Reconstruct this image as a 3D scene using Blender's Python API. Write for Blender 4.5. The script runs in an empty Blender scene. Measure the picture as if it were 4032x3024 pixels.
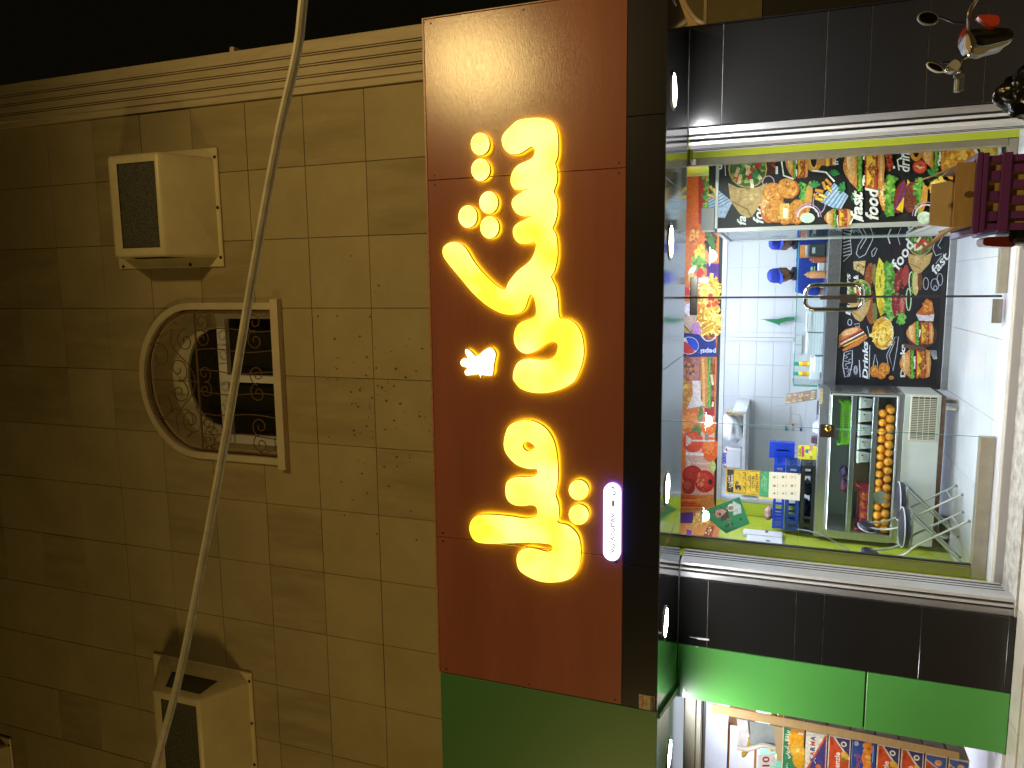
import bpy, bmesh, math, random
import numpy as np
from mathutils import Vector, Matrix
from mathutils.geometry import tessellate_polygon

S = bpy.context.scene
COL = S.collection
rnd = random.Random(7)

# ---------------------------------------------------------------- camera, world, exposure
F_PX = 2908.84                      # focal length in pixels of the 4032 px wide photograph
CAM = Vector((0.0, -5.632, 1.566))
def cam_axes(pitch, roll, yaw):
    p, r, y = map(math.radians, (pitch, roll, yaw))
    fwd = Vector((-math.sin(y)*math.cos(p), math.cos(y)*math.cos(p), math.sin(p)))
    right = Vector((math.cos(y), math.sin(y), 0)); up = right.cross(fwd)
    return right*math.cos(r)+up*math.sin(r), up*math.cos(r)-right*math.sin(r), fwd
AX_R, AX_U, AX_F = cam_axes(19.895, 2.102, 8.014)
cd = bpy.data.cameras.new('camera'); co = bpy.data.objects.new('camera', cd); COL.objects.link(co)
cd.sensor_fit = 'HORIZONTAL'; cd.sensor_width = 36.0; cd.lens = F_PX/4032*36.0
cd.clip_start = 0.05; cd.clip_end = 300
m3 = Matrix((-AX_U, AX_R, -AX_F)).transposed()      # the phone was held on its side: picture right = world down
co.matrix_world = Matrix.Translation(CAM) @ m3.to_4x4()
S.camera = co

W = bpy.data.worlds.new('World'); S.world = W; W.use_nodes = True
bg = W.node_tree.nodes['Background']
bg.inputs[0].default_value = (0.0060, 0.0046, 0.0020, 1); bg.inputs[1].default_value = 0.5
S.view_settings.view_transform = 'Standard'; S.view_settings.look = 'None'
S.view_settings.exposure = 0; S.view_settings.gamma = 1; S.view_settings.use_curve_mapping = False
try:
    S.cycles.use_denoising = True
    S.cycles.max_bounces = 8; S.cycles.diffuse_bounces = 3; S.cycles.glossy_bounces = 4
    S.cycles.transparent_max_bounces = 12; S.cycles.transmission_bounces = 6
    S.cycles.sample_clamp_indirect = 4; S.cycles.caustics_reflective = False; S.cycles.caustics_refractive = False
except Exception:
    pass

def lamp_light(name, kind, loc, energy, color, target=None, **kw):
    d = bpy.data.lights.new(name, kind); d.energy = energy; d.color = color
    for k, v in kw.items(): setattr(d, k, v)
    o = bpy.data.objects.new(name, d); COL.objects.link(o); o.location = loc
    if target is not None:
        o.rotation_euler = (Vector(target)-Vector(loc)).to_track_quat('-Z', 'Y').to_euler()
    return o
# the street lamp behind the photographer (its post and head are built with the street below)
lamp_light('street_lamp_light', 'SPOT', (3.25, -7.15, 5.98), 960, (1.0, 0.69, 0.25), (1.2, -1.8, 1.1),
           spot_size=math.radians(124), spot_blend=1.0, shadow_soft_size=0.22)
lamp_light('street_lamp_light', 'SPOT', (-11.0, -9.2, 3.5), 930, (1.0, 0.685, 0.21), (-2.6, -1.0, 1.5),
           spot_size=math.radians(112), spot_blend=1.0, shadow_soft_size=0.95)  # second lamp: unseen, added as warm fill for the wall and hoods

# ---------------------------------------------------------------- picture measurements -> metres
def ray(x, y): return AX_R*((1512-y)/F_PX) - AX_U*((x-2016)/F_PX) + AX_F
def onY(x, y, c): d = ray(x, y); return CAM + d*((c-CAM.y)/d.y)
def onX(x, y, c): d = ray(x, y); return CAM + d*((c-CAM.x)/d.x)
def onZ(x, y, c): d = ray(x, y); return CAM + d*((c-CAM.z)/d.z)
DS = 4032/2212
def dY(x, y, c): return onY(x*DS, y*DS, c)
def dZ(x, y, c): return onZ(x*DS, y*DS, c)

# ---------------------------------------------------------------- materials
MATS = {}
def s2l(c):
    out = []
    for v in c[:3]:
        v = v/255.0
        out.append(v/12.92 if v <= 0.04045 else ((v+0.055)/1.055)**2.4)
    return tuple(out)
def mat(name, col, rough=0.6, metal=0.0, var=0.0, vscale=6.0, bump=0.0, bscale=60.0, emit=None, estr=0.0,
        spec=0.5, coat=0.0, col2=None, detail=6.0, stretch=None, rvar=0.0, trans=0.0, alpha=1.0):
    if name in MATS: return MATS[name]
    m = bpy.data.materials.new(name); m.use_nodes = True; MATS[name] = m
    nt = m.node_tree; b = nt.nodes['Principled BSDF']
    b.inputs['Base Color'].default_value = (*col, 1); b.inputs['Roughness'].default_value = rough
    b.inputs['Metallic'].default_value = metal; b.inputs['Specular IOR Level'].default_value = spec
    b.inputs['Coat Weight'].default_value = coat; b.inputs['Coat Roughness'].default_value = 0.05
    b.inputs['Transmission Weight'].default_value = trans; b.inputs['Alpha'].default_value = alpha
    if emit:
        b.inputs['Emission Color'].default_value = (*emit, 1); b.inputs['Emission Strength'].default_value = estr
    if var or bump or rvar:
        tc = nt.nodes.new('ShaderNodeTexCoord'); src = tc.outputs['Object']
        g = nt.nodes.new('ShaderNodeNewGeometry'); src = g.outputs['Position']
        if stretch:
            mp = nt.nodes.new('ShaderNodeMapping'); mp.inputs['Scale'].default_value = stretch
            nt.links.new(src, mp.inputs['Vector']); src = mp.outputs['Vector']
    if var or rvar:
        n = nt.nodes.new('ShaderNodeTexNoise'); n.inputs['Scale'].default_value = vscale; n.inputs['Detail'].default_value = detail
        n.inputs['Roughness'].default_value = 0.65
        nt.links.new(src, n.inputs['Vector'])
    if var:
        r = nt.nodes.new('ShaderNodeValToRGB'); r.color_ramp.elements[0].position = 0.3; r.color_ramp.elements[1].position = 0.7
        c2 = col2 if col2 else tuple(c*(1-var) for c in col); c1 = col if col2 else tuple(min(1, c*(1+var*0.5)) for c in col)
        r.color_ramp.elements[0].color = (*c2, 1); r.color_ramp.elements[1].color = (*c1, 1)
        nt.links.new(n.outputs['Fac'], r.inputs['Fac']); nt.links.new(r.outputs['Color'], b.inputs['Base Color'])
    if rvar:
        mr = nt.nodes.new('ShaderNodeMapRange'); mr.inputs['From Min'].default_value = 0.3; mr.inputs['From Max'].default_value = 0.7
        mr.inputs['To Min'].default_value = max(0.02, rough-rvar); mr.inputs['To Max'].default_value = rough+rvar
        nt.links.new(n.outputs['Fac'], mr.inputs['Value']); nt.links.new(mr.outputs['Result'], b.inputs['Roughness'])
    if bump:
        n2 = nt.nodes.new('ShaderNodeTexNoise'); n2.inputs['Scale'].default_value = bscale; n2.inputs['Detail'].default_value = 4
        nt.links.new(src, n2.inputs['Vector'])
        bp = nt.nodes.new('ShaderNodeBump'); bp.inputs['Strength'].default_value = bump; bp.inputs['Distance'].default_value = 0.01
        nt.links.new(n2.outputs['Fac'], bp.inputs['Height']); nt.links.new(bp.outputs['Normal'], b.inputs['Normal'])
    return m
def print_mat(name, rough=0.5, spec=0.4):
    if name in MATS: return MATS[name]
    m = bpy.data.materials.new(name); m.use_nodes = True; MATS[name] = m
    nt = m.node_tree; b = nt.nodes['Principled BSDF']; b.inputs['Roughness'].default_value = rough
    b.inputs['Specular IOR Level'].default_value = spec
    a = nt.nodes.new('ShaderNodeVertexColor'); a.layer_name = 'ink'
    g = nt.nodes.new('ShaderNodeNewGeometry'); n = nt.nodes.new('ShaderNodeTexNoise'); n.inputs['Scale'].default_value = 45; n.inputs['Detail'].default_value = 5
    nt.links.new(g.outputs['Position'], n.inputs['Vector'])
    mr = nt.nodes.new('ShaderNodeMapRange'); mr.inputs['From Min'].default_value = .25; mr.inputs['From Max'].default_value = .75
    mr.inputs['To Min'].default_value = .62; mr.inputs['To Max'].default_value = 1.18
    nt.links.new(n.outputs['Fac'], mr.inputs['Value'])
    mx = nt.nodes.new('ShaderNodeVectorMath'); mx.operation = 'MULTIPLY'
    nt.links.new(a.outputs['Color'], mx.inputs[0]); nt.links.new(mr.outputs['Result'], mx.inputs[1])
    nt.links.new(mx.outputs['Vector'], b.inputs['Base Color'])
    return m
def emit_mat(name, col, strength, col2=None, vscale=5.0):
    if name in MATS: return MATS[name]
    m = bpy.data.materials.new(name); m.use_nodes = True; MATS[name] = m
    nt = m.node_tree; b = nt.nodes['Principled BSDF']; b.inputs['Base Color'].default_value = (*[min(c, .8) for c in col], 1)
    b.inputs['Roughness'].default_value = .3
    b.inputs['Emission Color'].default_value = (*col, 1); b.inputs['Emission Strength'].default_value = strength
    if col2:
        g = nt.nodes.new('ShaderNodeNewGeometry'); n = nt.nodes.new('ShaderNodeTexNoise'); n.inputs['Scale'].default_value = vscale; n.inputs['Detail'].default_value = 1.5
        nt.links.new(g.outputs['Position'], n.inputs['Vector'])
        r = nt.nodes.new('ShaderNodeValToRGB'); r.color_ramp.elements[0].position = .38; r.color_ramp.elements[1].position = .66
        r.color_ramp.elements[0].color = (*col, 1); r.color_ramp.elements[1].color = (*col2, 1)
        nt.links.new(n.outputs['Fac'], r.inputs['Fac']); nt.links.new(r.outputs['Color'], b.inputs['Emission Color'])
    return m
def glass_mat(name, tint=(0.97, 1.0, 0.98), refl=1.0):
    if name in MATS: return MATS[name]
    m = bpy.data.materials.new(name); m.use_nodes = True; MATS[name] = m
    nt = m.node_tree; nt.nodes.remove(nt.nodes['Principled BSDF']); out = nt.nodes['Material Output']
    t = nt.nodes.new('ShaderNodeBsdfTransparent'); t.inputs[0].default_value = (*tint, 1)
    g = nt.nodes.new('ShaderNodeBsdfGlossy'); g.inputs['Roughness'].default_value = .015
    fr = nt.nodes.new('ShaderNodeFresnel'); fr.inputs['IOR'].default_value = 1.45
    mx = nt.nodes.new('ShaderNodeMixShader')
    ge = nt.nodes.new('ShaderNodeNewGeometry'); mu = nt.nodes.new('ShaderNodeMath'); mu.operation = 'SUBTRACT'; mu.use_clamp = True   # a sheet of glass reflects on its outer face only
    nt.links.new(fr.outputs[0], mu.inputs[0]); nt.links.new(ge.outputs['Backfacing'], mu.inputs[1])
    nt.links.new(mu.outputs[0], mx.inputs[0]); nt.links.new(t.outputs[0], mx.inputs[1]); nt.links.new(g.outputs[0], mx.inputs[2])
    nt.links.new(mx.outputs[0], out.inputs['Surface'])
    return m

# ---------------------------------------------------------------- mesh helpers
class MB:
    def __init__(s): s.v = []; s.f = []
    def add(s, vs, fs):
        o = len(s.v); s.v += [Vector(v) for v in vs]; s.f += [tuple(i+o for i in f) for f in fs]; return s
    def box(s, x0, x1, y0, y1, z0, z1, M=None):
        vs = [Vector((x, y, z)) for z in (z0, z1) for y in (y0, y1) for x in (x0, x1)]
        if M: vs = [M @ v for v in vs]
        return s.add(vs, [(0, 2, 3, 1), (4, 5, 7, 6), (0, 1, 5, 4), (2, 6, 7, 3), (0, 4, 6, 2), (1, 3, 7, 5)])
    def bbox(s, x0, x1, y0, y1, z0, z1, b=0.004, seg=1, M=None):
        bm = bmesh.new(); bmesh.ops.create_cube(bm, size=1)
        for v in bm.verts:
            v.co = Vector(((x0+x1)/2+v.co.x*(x1-x0), (y0+y1)/2+v.co.y*(y1-y0), (z0+z1)/2+v.co.z*(z1-z0)))
        bmesh.ops.bevel(bm, geom=bm.edges[:], offset=b, segments=seg, affect='EDGES', profile=.5)
        return s.bm(bm, M)
    def bm(s, bm, M=None):
        bm.verts.index_update()
        vs = [(M @ v.co) if M else v.co.copy() for v in bm.verts]
        s.add(vs, [tuple(v.index for v in f.verts) for f in bm.faces]); bm.free(); return s
    def quad(s, a, b, c, d): return s.add([a, b, c, d], [(0, 1, 2, 3)])
    def prism(s, poly, vec):
        """a planar polygon (3D points) pushed along vec into a solid"""
        n = len(poly); poly = [Vector(p) for p in poly]; vec = Vector(vec)
        tris = tessellate_polygon([poly])
        vs = poly+[p+vec for p in poly]
        fs = [tuple(t) for t in tris]+[tuple(i+n for i in reversed(t)) for t in tris]
        fs += [(i, (i+1) % n, (i+1) % n+n, i+n) for i in range(n)]
        return s.add(vs, fs)
    def tube(s, pts, r, n=8, closed=False, cap=True):
        pts = [Vector(p) for p in pts]; k = len(pts); rs = r if isinstance(r, (list, tuple)) else [r]*k
        vs = []; fs = []; prev = None
        for i, p in enumerate(pts):
            a = pts[(i-1) % k] if (closed or i > 0) else p; b = pts[(i+1) % k] if (closed or i < k-1) else p
            t = (b-a).normalized() if (b-a).length > 1e-9 else Vector((0, 0, 1))
            if prev is None:
                u = t.orthogonal().normalized()
            else:
                u = prev-t*prev.dot(t); u = u.normalized() if u.length > 1e-6 else t.orthogonal().normalized()
            prev = u; w = t.cross(u)
            vs += [p+(u*math.cos(2*math.pi*j/n)+w*math.sin(2*math.pi*j/n))*rs[i] for j in range(n)]
        for i in range(k if closed else k-1):
            i2 = (i+1) % k
            fs += [(i*n+j, i*n+(j+1) % n, i2*n+(j+1) % n, i2*n+j) for j in range(n)]
        if cap and not closed:
            fs += [tuple(reversed(range(n))), tuple((k-1)*n+j for j in range(n))]
        return s.add(vs, fs)
    def cyl(s, a, b, r, n=16): return s.tube([a, b], r, n)
    def lathe(s, prof, c=(0, 0, 0), n=20, M=None, sx=1, sy=1):
        """profile of (radius, z) round the z axis at c"""
        vs = []; fs = []; k = len(prof); c = Vector(c)
        for r, z in prof:
            for j in range(n):
                a = 2*math.pi*j/n; v = Vector((r*sx*math.cos(a), r*sy*math.sin(a), z))
                vs.append((M @ v if M else v)+c)
        for i in range(k-1):
            fs += [(i*n+j, i*n+(j+1) % n, (i+1)*n+(j+1) % n, (i+1)*n+j) for j in range(n)]
        if prof[0][0] > 1e-6: fs.append(tuple(reversed(range(n))))
        if prof[-1][0] > 1e-6: fs.append(tuple((k-1)*n+j for j in range(n)))
        return s.add(vs, fs)
    def ball(s, c, r, n=12, m=8, sx=1, sy=1, sz=1, M=None):
        pr = [(max(1e-7, r*math.sin(math.pi*i/m)), -r*sz*math.cos(math.pi*i/m)) for i in range(m+1)]
        return s.lathe(pr, c, n, M, sx, sy)
    def build(s, name, m, parent=None, smooth=False, world=True, angle=35):
        me = bpy.data.meshes.new(name); off = Vector((0, 0, 0))
        if parent is not None and world:
            p = parent
            while p is not None: off += p.location; p = p.parent
        me.from_pydata([v-off for v in s.v], [], s.f); me.validate(); me.update()
        bm = bmesh.new(); bm.from_mesh(me); bmesh.ops.remove_doubles(bm, verts=bm.verts, dist=1e-6)
        bmesh.ops.recalc_face_normals(bm, faces=bm.faces); bm.to_mesh(me); bm.free()
        if m is not None: me.materials.append(m)
        if smooth:
            for p in me.polygons: p.use_smooth = True
            try: me.set_sharp_from_angle(angle=math.radians(angle))
            except Exception: pass
        o = bpy.data.objects.new(name, me); COL.objects.link(o)
        if parent is not None: o.parent = parent
        return o
def thing(name, label, cat, loc=(0, 0, 0), group=None, rotz=0):
    o = bpy.data.objects.new(name, None); COL.objects.link(o); o.location = loc; o.rotation_euler = (0, 0, rotz)
    o.empty_display_size = .1
    o['label'] = label; o['category'] = cat
    if group: o['group'] = group
    return o
def tag(o, label, cat, group=None):
    o['label'] = label; o['category'] = cat
    if group: o['group'] = group
    return o
def structure(o): o['kind'] = 'structure'; return o
def stuff(o): o['kind'] = 'stuff'; return o
def copy_tree(o, parent=None):
    c = o.copy(); COL.objects.link(c)
    if parent is not None: c.parent = parent
    for ch in [k for k in bpy.data.objects if k.parent == o]: copy_tree(ch, c)
    return c
def smooth_loop(pts, sub=5):
    """closed Catmull-Rom curve through the points"""
    n = len(pts); out = []
    for i in range(n):
        p0, p1, p2, p3 = pts[i-1], pts[i], pts[(i+1) % n], pts[(i+2) % n]
        for k in range(sub):
            t = k/sub
            out.append(tuple(.5*((2*p1[a])+(-p0[a]+p2[a])*t+(2*p0[a]-5*p1[a]+4*p2[a]-p3[a])*t*t+(-p0[a]+3*p1[a]-3*p2[a]+p3[a])*t**3) for a in range(len(p1))))
    return out
def smooth_line(pts, sub=6):
    q = [pts[0]]+list(pts)+[pts[-1]]; out = []
    for i in range(1, len(q)-2):
        p0, p1, p2, p3 = q[i-1], q[i], q[i+1], q[i+2]
        for k in range(sub):
            t = k/sub
            out.append(tuple(.5*((2*p1[a])+(-p0[a]+p2[a])*t+(2*p0[a]-5*p1[a]+4*p2[a]-p3[a])*t*t+(-p0[a]+3*p1[a]-3*p2[a]+p3[a])*t**3) for a in range(len(p1))))
    out.append(tuple(pts[-1])); return out

# ---------------------------------------------------------------- lettering
_AR = {}
def _ar():
    code = 0xFE8D
    for ch, n in [('ا', 2), ('ب', 4), ('ة', 2), ('ت', 4), ('ث', 4), ('ج', 4), ('ح', 4), ('خ', 4), ('د', 2), ('ذ', 2), ('ر', 2), ('ز', 2), ('س', 4), ('ش', 4), ('ص', 4), ('ض', 4), ('ط', 4), ('ظ', 4), ('ع', 4), ('غ', 4), ('ف', 4), ('ق', 4), ('ك', 4), ('ل', 4), ('م', 4), ('ن', 4), ('ه', 4), ('و', 2), ('ى', 2), ('ي', 4)]:
        _AR[ch] = (code, n); code += n
    _AR['أ'] = (0xFE83, 2); _AR['إ'] = (0xFE87, 2)
_ar()
def arabic(s):
    """join the letters (presentation forms) and lay them out left to right"""
    out = []
    for i, ch in enumerate(s):
        if ch not in _AR: out.append(ch); continue
        code, n = _AR[ch]
        pv = i > 0 and s[i-1] in _AR and _AR[s[i-1]][1] == 4; nx = i < len(s)-1 and s[i+1] in _AR and n == 4
        out.append(chr(code+(3 if pv and nx else 2 if nx else 1 if pv else 0)))
    return ''.join(reversed(out))
_TX = {}
def text_tris(body, bold=0.0, shear=0.0):
    key = (body, bold, shear)
    if key in _TX: return _TX[key]
    c = bpy.data.curves.new('lettering', 'FONT'); c.body = body; c.resolution_u = 2; c.offset = bold; c.shear = shear
    o = bpy.data.objects.new('lettering', c); COL.objects.link(o)
    dg = bpy.context.evaluated_depsgraph_get(); me = o.evaluated_get(dg).to_mesh()
    me.calc_loop_triangles()
    vs = [(v.co.x, v.co.y) for v in me.vertices]; ts = [tuple(t.vertices) for t in me.loop_triangles]
    o.evaluated_get(dg).to_mesh_clear(); bpy.data.objects.remove(o); bpy.data.curves.remove(c)
    if vs:
        x0 = min(v[0] for v in vs); x1 = max(v[0] for v in vs); y0 = min(v[1] for v in vs); y1 = max(v[1] for v in vs)
    else: x0 = x1 = y0 = y1 = 0
    _TX[key] = (vs, ts, (x0, x1, y0, y1)); return _TX[key]

class Art:
    """flat print: coloured shapes laid over one another on a plane, one mesh. m maps drawing units to a point of the plane."""
    def __init__(s, m, normal=(0, -1, 0), step=2.5e-5): s.m = m; s.n = Vector(normal); s.step = step; s.v = []; s.f = []; s.c = []; s.k = 0
    def tris(s, pts, ts, col):
        s.k += 1; off = s.n*(s.k*s.step); o = len(s.v); s.v += [s.m(*p)+off for p in pts]; s.f += [tuple(i+o for i in t) for t in ts]; s.c += [s2l(col)]*len(ts)
    def poly(s, pts, col):
        s.tris(pts, tessellate_polygon([[Vector((p[0], p[1], 0)) for p in pts]]), col)
    def ell(s, cx, cy, rx, ry, col, rot=0, n=18, wob=0.0):
        a0 = math.radians(rot); P = []
        for i in range(n):
            a = 2*math.pi*i/n; w = 1+(rnd.uniform(-wob, wob) if wob else 0); x, y = rx*math.cos(a)*w, ry*math.sin(a)*w
            P.append((cx+x*math.cos(a0)-y*math.sin(a0), cy+x*math.sin(a0)+y*math.cos(a0)))
        s.poly(P, col)
    def ring(s, cx, cy, rx, ry, w, col, n=24, a0=0, a1=360): s.stroke([(cx+rx*math.cos(math.radians(a0+(a1-a0)*i/n)), cy+ry*math.sin(math.radians(a0+(a1-a0)*i/n))) for i in range(n+1)], w, col)
    def stroke(s, pts, w, col):
        L = []; R = []
        for i, p in enumerate(pts):
            a = pts[max(0, i-1)]; b = pts[min(len(pts)-1, i+1)]; dx, dy = b[0]-a[0], b[1]-a[1]; d = math.hypot(dx, dy) or 1
            L.append((p[0]-dy/d*w/2, p[1]+dx/d*w/2)); R.append((p[0]+dy/d*w/2, p[1]-dx/d*w/2))
        n = len(pts); s.tris(L+R, [t for i in range(n-1) for t in ((i, i+1, n+i), (i+1, n+i+1, n+i))], col)
    def rect(s, x0, y0, x1, y1, col): s.poly([(x0, y0), (x1, y0), (x1, y1), (x0, y1)], col)
    def spots(s, cx, cy, rx, ry, n, r0, r1, cols, rot=0, asp=1.0):
        a0 = math.radians(rot)
        for i in range(n):
            a = rnd.uniform(0, 6.283); q = math.sqrt(rnd.random()); x, y = rx*q*math.cos(a), ry*q*math.sin(a); r = rnd.uniform(r0, r1)
            s.ell(cx+x*math.cos(a0)-y*math.sin(a0), cy+x*math.sin(a0)+y*math.cos(a0), r, r*asp, rnd.choice(cols), rnd.uniform(0, 180), 7, .2)
    def text(s, body, x, y, size, col, up=True, ang=0.0, bold=0.0, shear=0.0, length=None, center=False, down=False):
        """lettering that reads bottom-to-top in drawing units (upright in the place); (x, y) is the start of the baseline"""
        vs, ts, (x0, x1, y0, y1) = text_tris(body, bold, shear)
        if not vs: return
        k = size; kx = (length/(x1-x0)) if length else k
        a = math.radians(ang); P = []
        for gx, gy in vs:
            u = (gx-x0)*kx-(((x1-x0)*kx/2) if center else 0); w = gy*k
            U = u*math.cos(a)-w*math.sin(a); V = u*math.sin(a)+w*math.cos(a)
            if down: P.append((x+V, y+U))
            else: P.append((x-V, y-U))
        s.tris(P, ts, col)
    def build(s, name, parent=None, m=None):
        me = bpy.data.meshes.new(name); off = Vector((0, 0, 0)); p = parent
        while p is not None: off += p.location; p = p.parent
        me.from_pydata([v-off for v in s.v], [], s.f)
        ca = me.color_attributes.new('ink', 'FLOAT_COLOR', 'CORNER')
        flat = np.empty(len(me.loops)*4, dtype=np.float32); i = 0
        for pl, c in zip(me.polygons, s.c):
            for _ in range(pl.loop_total): flat[i:i+4] = (*c, 1); i += 4
        ca.data.foreach_set('color', flat)
        me.materials.append(m or print_mat('print')); me.update()
        o = bpy.data.objects.new(name, me); COL.objects.link(o)
        if parent is not None: o.parent = parent
        return o
def zoomY(x0, y0, k, c): return lambda x, y: onY(x0+x*k, y0+y*k, c)
def zoomX(x0, y0, k, c): return lambda x, y: onX(x0+x*k, y0+y*k, c)
# ================================================================ THE BUILDING
WY = -0.70                                             # face of the upper wall
M_tile = mat('limestone_tile', (.43, .355, .20), .78, var=.22, vscale=1.6, bump=.25, bscale=18, col2=(.33, .27, .145))
M_tile2 = mat('limestone_tile_stained', (.40, .33, .18), .8, var=.3, vscale=2.6, bump=.3, bscale=22, col2=(.27, .215, .11), stretch=(2.4, 2.4, .5))
M_grout = mat('tile_joint', (.33, .265, .15), .9)
M_trim = mat('cream_trim', (.6, .52, .37), .6, var=.15, vscale=5)
M_iron = mat('rusty_iron', (.16, .085, .035), .7, var=.4, vscale=30)
M_white = mat('white_paint', (.72, .72, .70), .45, var=.08, vscale=4)
M_darkglass = mat('dark_window_glass', (.022, .02, .012), .12, spec=.4)
M_black = mat('black_plastic', (.012, .012, .013), .4)

bld = thing('apartment_building', 'tan stone-tiled upper storey with an arched barred window above the shop sign', 'building', (0, WY, 3.7))
MB().box(-7.0, 1.79, WY+.012, WY+.5, 2.3, 5.36).box(-7, -1.36, WY+.012, WY+.5, 5.36, 6.9).box(-.18, 1.79, WY+.012, WY+.5, 5.36, 6.9).box(-7, 1.79, WY+.012, WY+.5, 6.9, 11).build('wall_backing', M_grout, bld)
MB().box(-7, 1.79, WY+.5, 6, 2.66, 11).build('building_core', M_grout, bld)
WX, WA, WZ0, WZB, WRISE = -.77, .615, 5.38, 6.22, .55    # window opening: centre, half width, sill, spring line, rise
def arch_z(x, a, rise, zb=WZB):
    t = max(0.0, 1-((x-WX)/a)**2); return zb+rise*math.sqrt(t)
tile_me = None
TJ = .0022
for i in range(-1, 12):
    x1 = .93-.5415*i; x0 = x1-.5415
    if i == -1: x0, x1 = .93, 1.452
    for j in range(-3, 12):
        z0 = 4.50+.5345*j; z1 = z0+.5345
        if x1 < -5.4 and z0 < 7.5: continue
        mt = M_tile2 if rnd.random() < .25 else M_tile
        hit = x0 < WX+WA and x1 > WX-WA and z0 < WZB+WRISE and z1 > WZ0
        if not hit:
            key = i == -1
            mb = MB().bbox(-(x1-x0)/2+TJ, (x1-x0)/2-TJ, 0, .02, -(z1-z0)/2+TJ, (z1-z0)/2-TJ, .002)
            o = None
            if tile_me and not key:
                o = bpy.data.objects.new('tile', tile_me[mt.name == M_tile2.name]); COL.objects.link(o); o.parent = bld
            else:
                o = mb.build('tile', mt, bld, world=False)
                if not key:
                    m2 = o.data.copy(); m2.materials[0] = M_tile2; m1 = o.data; m1.materials[0] = M_tile; tile_me = {False: m1, True: m2}
            o.location = ((x0+x1)/2, rnd.uniform(-.0015, .0015), (z0+z1)/2-3.7)
        else:
            mb = MB(); n = 10; xa, xb = x0+TJ, x1-TJ; za, zb = z0+TJ, z1-TJ
            xs = sorted(set([xa, xb]+[x for x in (WX-WA, WX+WA) if xa < x < xb]))
            for p, q in zip(xs, xs[1:]):
                mid = (p+q)/2
                if abs(mid-WX) > WA: mb.box(p, q, WY, WY+.012, za, zb); continue
                if za < WZ0: mb.box(p, q, WY, WY+.012, za, min(zb, WZ0))
                for k in range(n):
                    u, v = p+(q-p)*k/n, p+(q-p)*(k+1)/n; lo = max(za, min(arch_z(u, WA, WRISE), arch_z(v, WA, WRISE)))
                    zu, zv = max(za, arch_z(u, WA, WRISE)), max(za, arch_z(v, WA, WRISE))
                    if zu >= zb and zv >= zb: continue
                    mb.prism([(u, WY, min(zu, zb-.001)), (v, WY, min(zv, zb-.001)), (v, WY, zb), (u, WY, zb)], (0, .012, 0))
            if mb.v: mb.build('tile', mt, bld)
# stains, chips and patches: small dark spots on the wall above the sign
sp = MB()
for _ in range(95):
    x = rnd.gauss(-.9, .55); z = rnd.gauss(4.42, .28)
    if not (4.0 < z < 5.1): continue
    r = rnd.uniform(.004, .011); n = 7
    sp.add([(x+r*math.cos(6.283*k/n)*rnd.uniform(.6, 1.2), WY-.0018, z+r*1.3*math.sin(6.283*k/n)*rnd.uniform(.6, 1.2)) for k in range(n)], [tuple(range(n))])
stuff(sp.build('dirt_spots', mat('dirt', (.13, .10, .055), .9), bld))
# corner pilaster with flutes
pl = [(1.452, WY+.02), (1.452, WY-.03), (1.50, WY-.03), (1.505, WY-.05)]
for gx in (1.56, 1.64, 1.715): pl += [(gx-.012, WY-.05), (gx-.012, WY-.035), (gx-.002, WY-.035), (gx-.002, WY-.05), (gx+.006, WY-.05), (gx+.006, WY-.036), (gx+.014, WY-.036), (gx+.014, WY-.05)]
pl += [(1.815, WY-.05), (1.815, WY+.4), (1.452, WY+.4)]
MB().prism([(x, y, 3.9) for x, y in pl], (0, 0, 7)).build('corner_pilaster', mat('cream_moulding', (.52, .44, .30), .7, var=.2, vscale=6, stretch=(3, 3, .4)), bld)
MB().box(1.80, 1.86, WY-.02, WY+.05, 5.62, 5.66).build('pilaster_bracket', M_trim, bld)

# ---- arched window
def arch_pts(a, rise, z0, n=26, zb=WZB):
    return [(WX-a, z0)]+[(WX-a*math.cos(math.pi*k/n), zb+rise*math.sin(math.pi*k/n)) for k in range(n+1)]+[(WX+a, z0)]
win = bpy.data.objects.new('window', None); COL.objects.link(win); win.parent = bld; win.location = (WX, 0, WZ0-3.7)
def band(outer, inner, y0, y1, name, m, par):
    n = len(outer); mb = MB(); vs = [(x, y0, z) for x, z in outer]+[(x, y0, z) for x, z in inner]+[(x, y1, z) for x, z in outer]+[(x, y1, z) for x, z in inner]; fs = []
    for i in range(n-1):
        fs += [(i, i+1, n+i+1, n+i), (2*n+i, 3*n+i, 3*n+i+1, 2*n+i+1), (i, 2*n+i, 2*n+i+1, i+1), (n+i, n+i+1, 3*n+i+1, 3*n+i)]
    fs += [(0, n, 3*n, 2*n), (n-1, 3*n-1, 4*n-1, 2*n-1)]
    return mb.add(vs, fs).build(name, m, par)
band(arch_pts(.662, .597, 5.345), arch_pts(.608, .543, 5.345), WY-.035, WY+.03, 'trim', M_trim, win)
MB().box(WX-.69, WX+.69, WY-.06, WY+.03, 5.315, 5.385).build('sill', M_trim, win)
band(arch_pts(.60, .535, 5.385), arch_pts(.572, .507, 5.385), WY+.03, WY+.36, 'reveal', mat('reveal_plaster', (.42, .34, .2), .8), win)
MB().prism([(x, WY+.30, z) for x, z in arch_pts(.60, .535, 5.385)], (0, .01, 0)).build('pane', M_darkglass, win)
FRY = WY+.24
fr = MB()
fr.box(WX-.572, WX-.50, FRY, FRY+.05, 5.385, 6.20).box(WX+.52, WX+.572, FRY, FRY+.05, 5.385, 6.2).box(WX-.572, WX+.572, FRY-.002, FRY+.052, 6.10, 6.19).box(WX-.03, WX+.03, FRY-.004, FRY+.05, 5.385, 6.10).box(WX-.52, WX+.52, FRY+.002, FRY+.05, 5.385, 5.43)
fr.build('frame', M_white, win)
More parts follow.
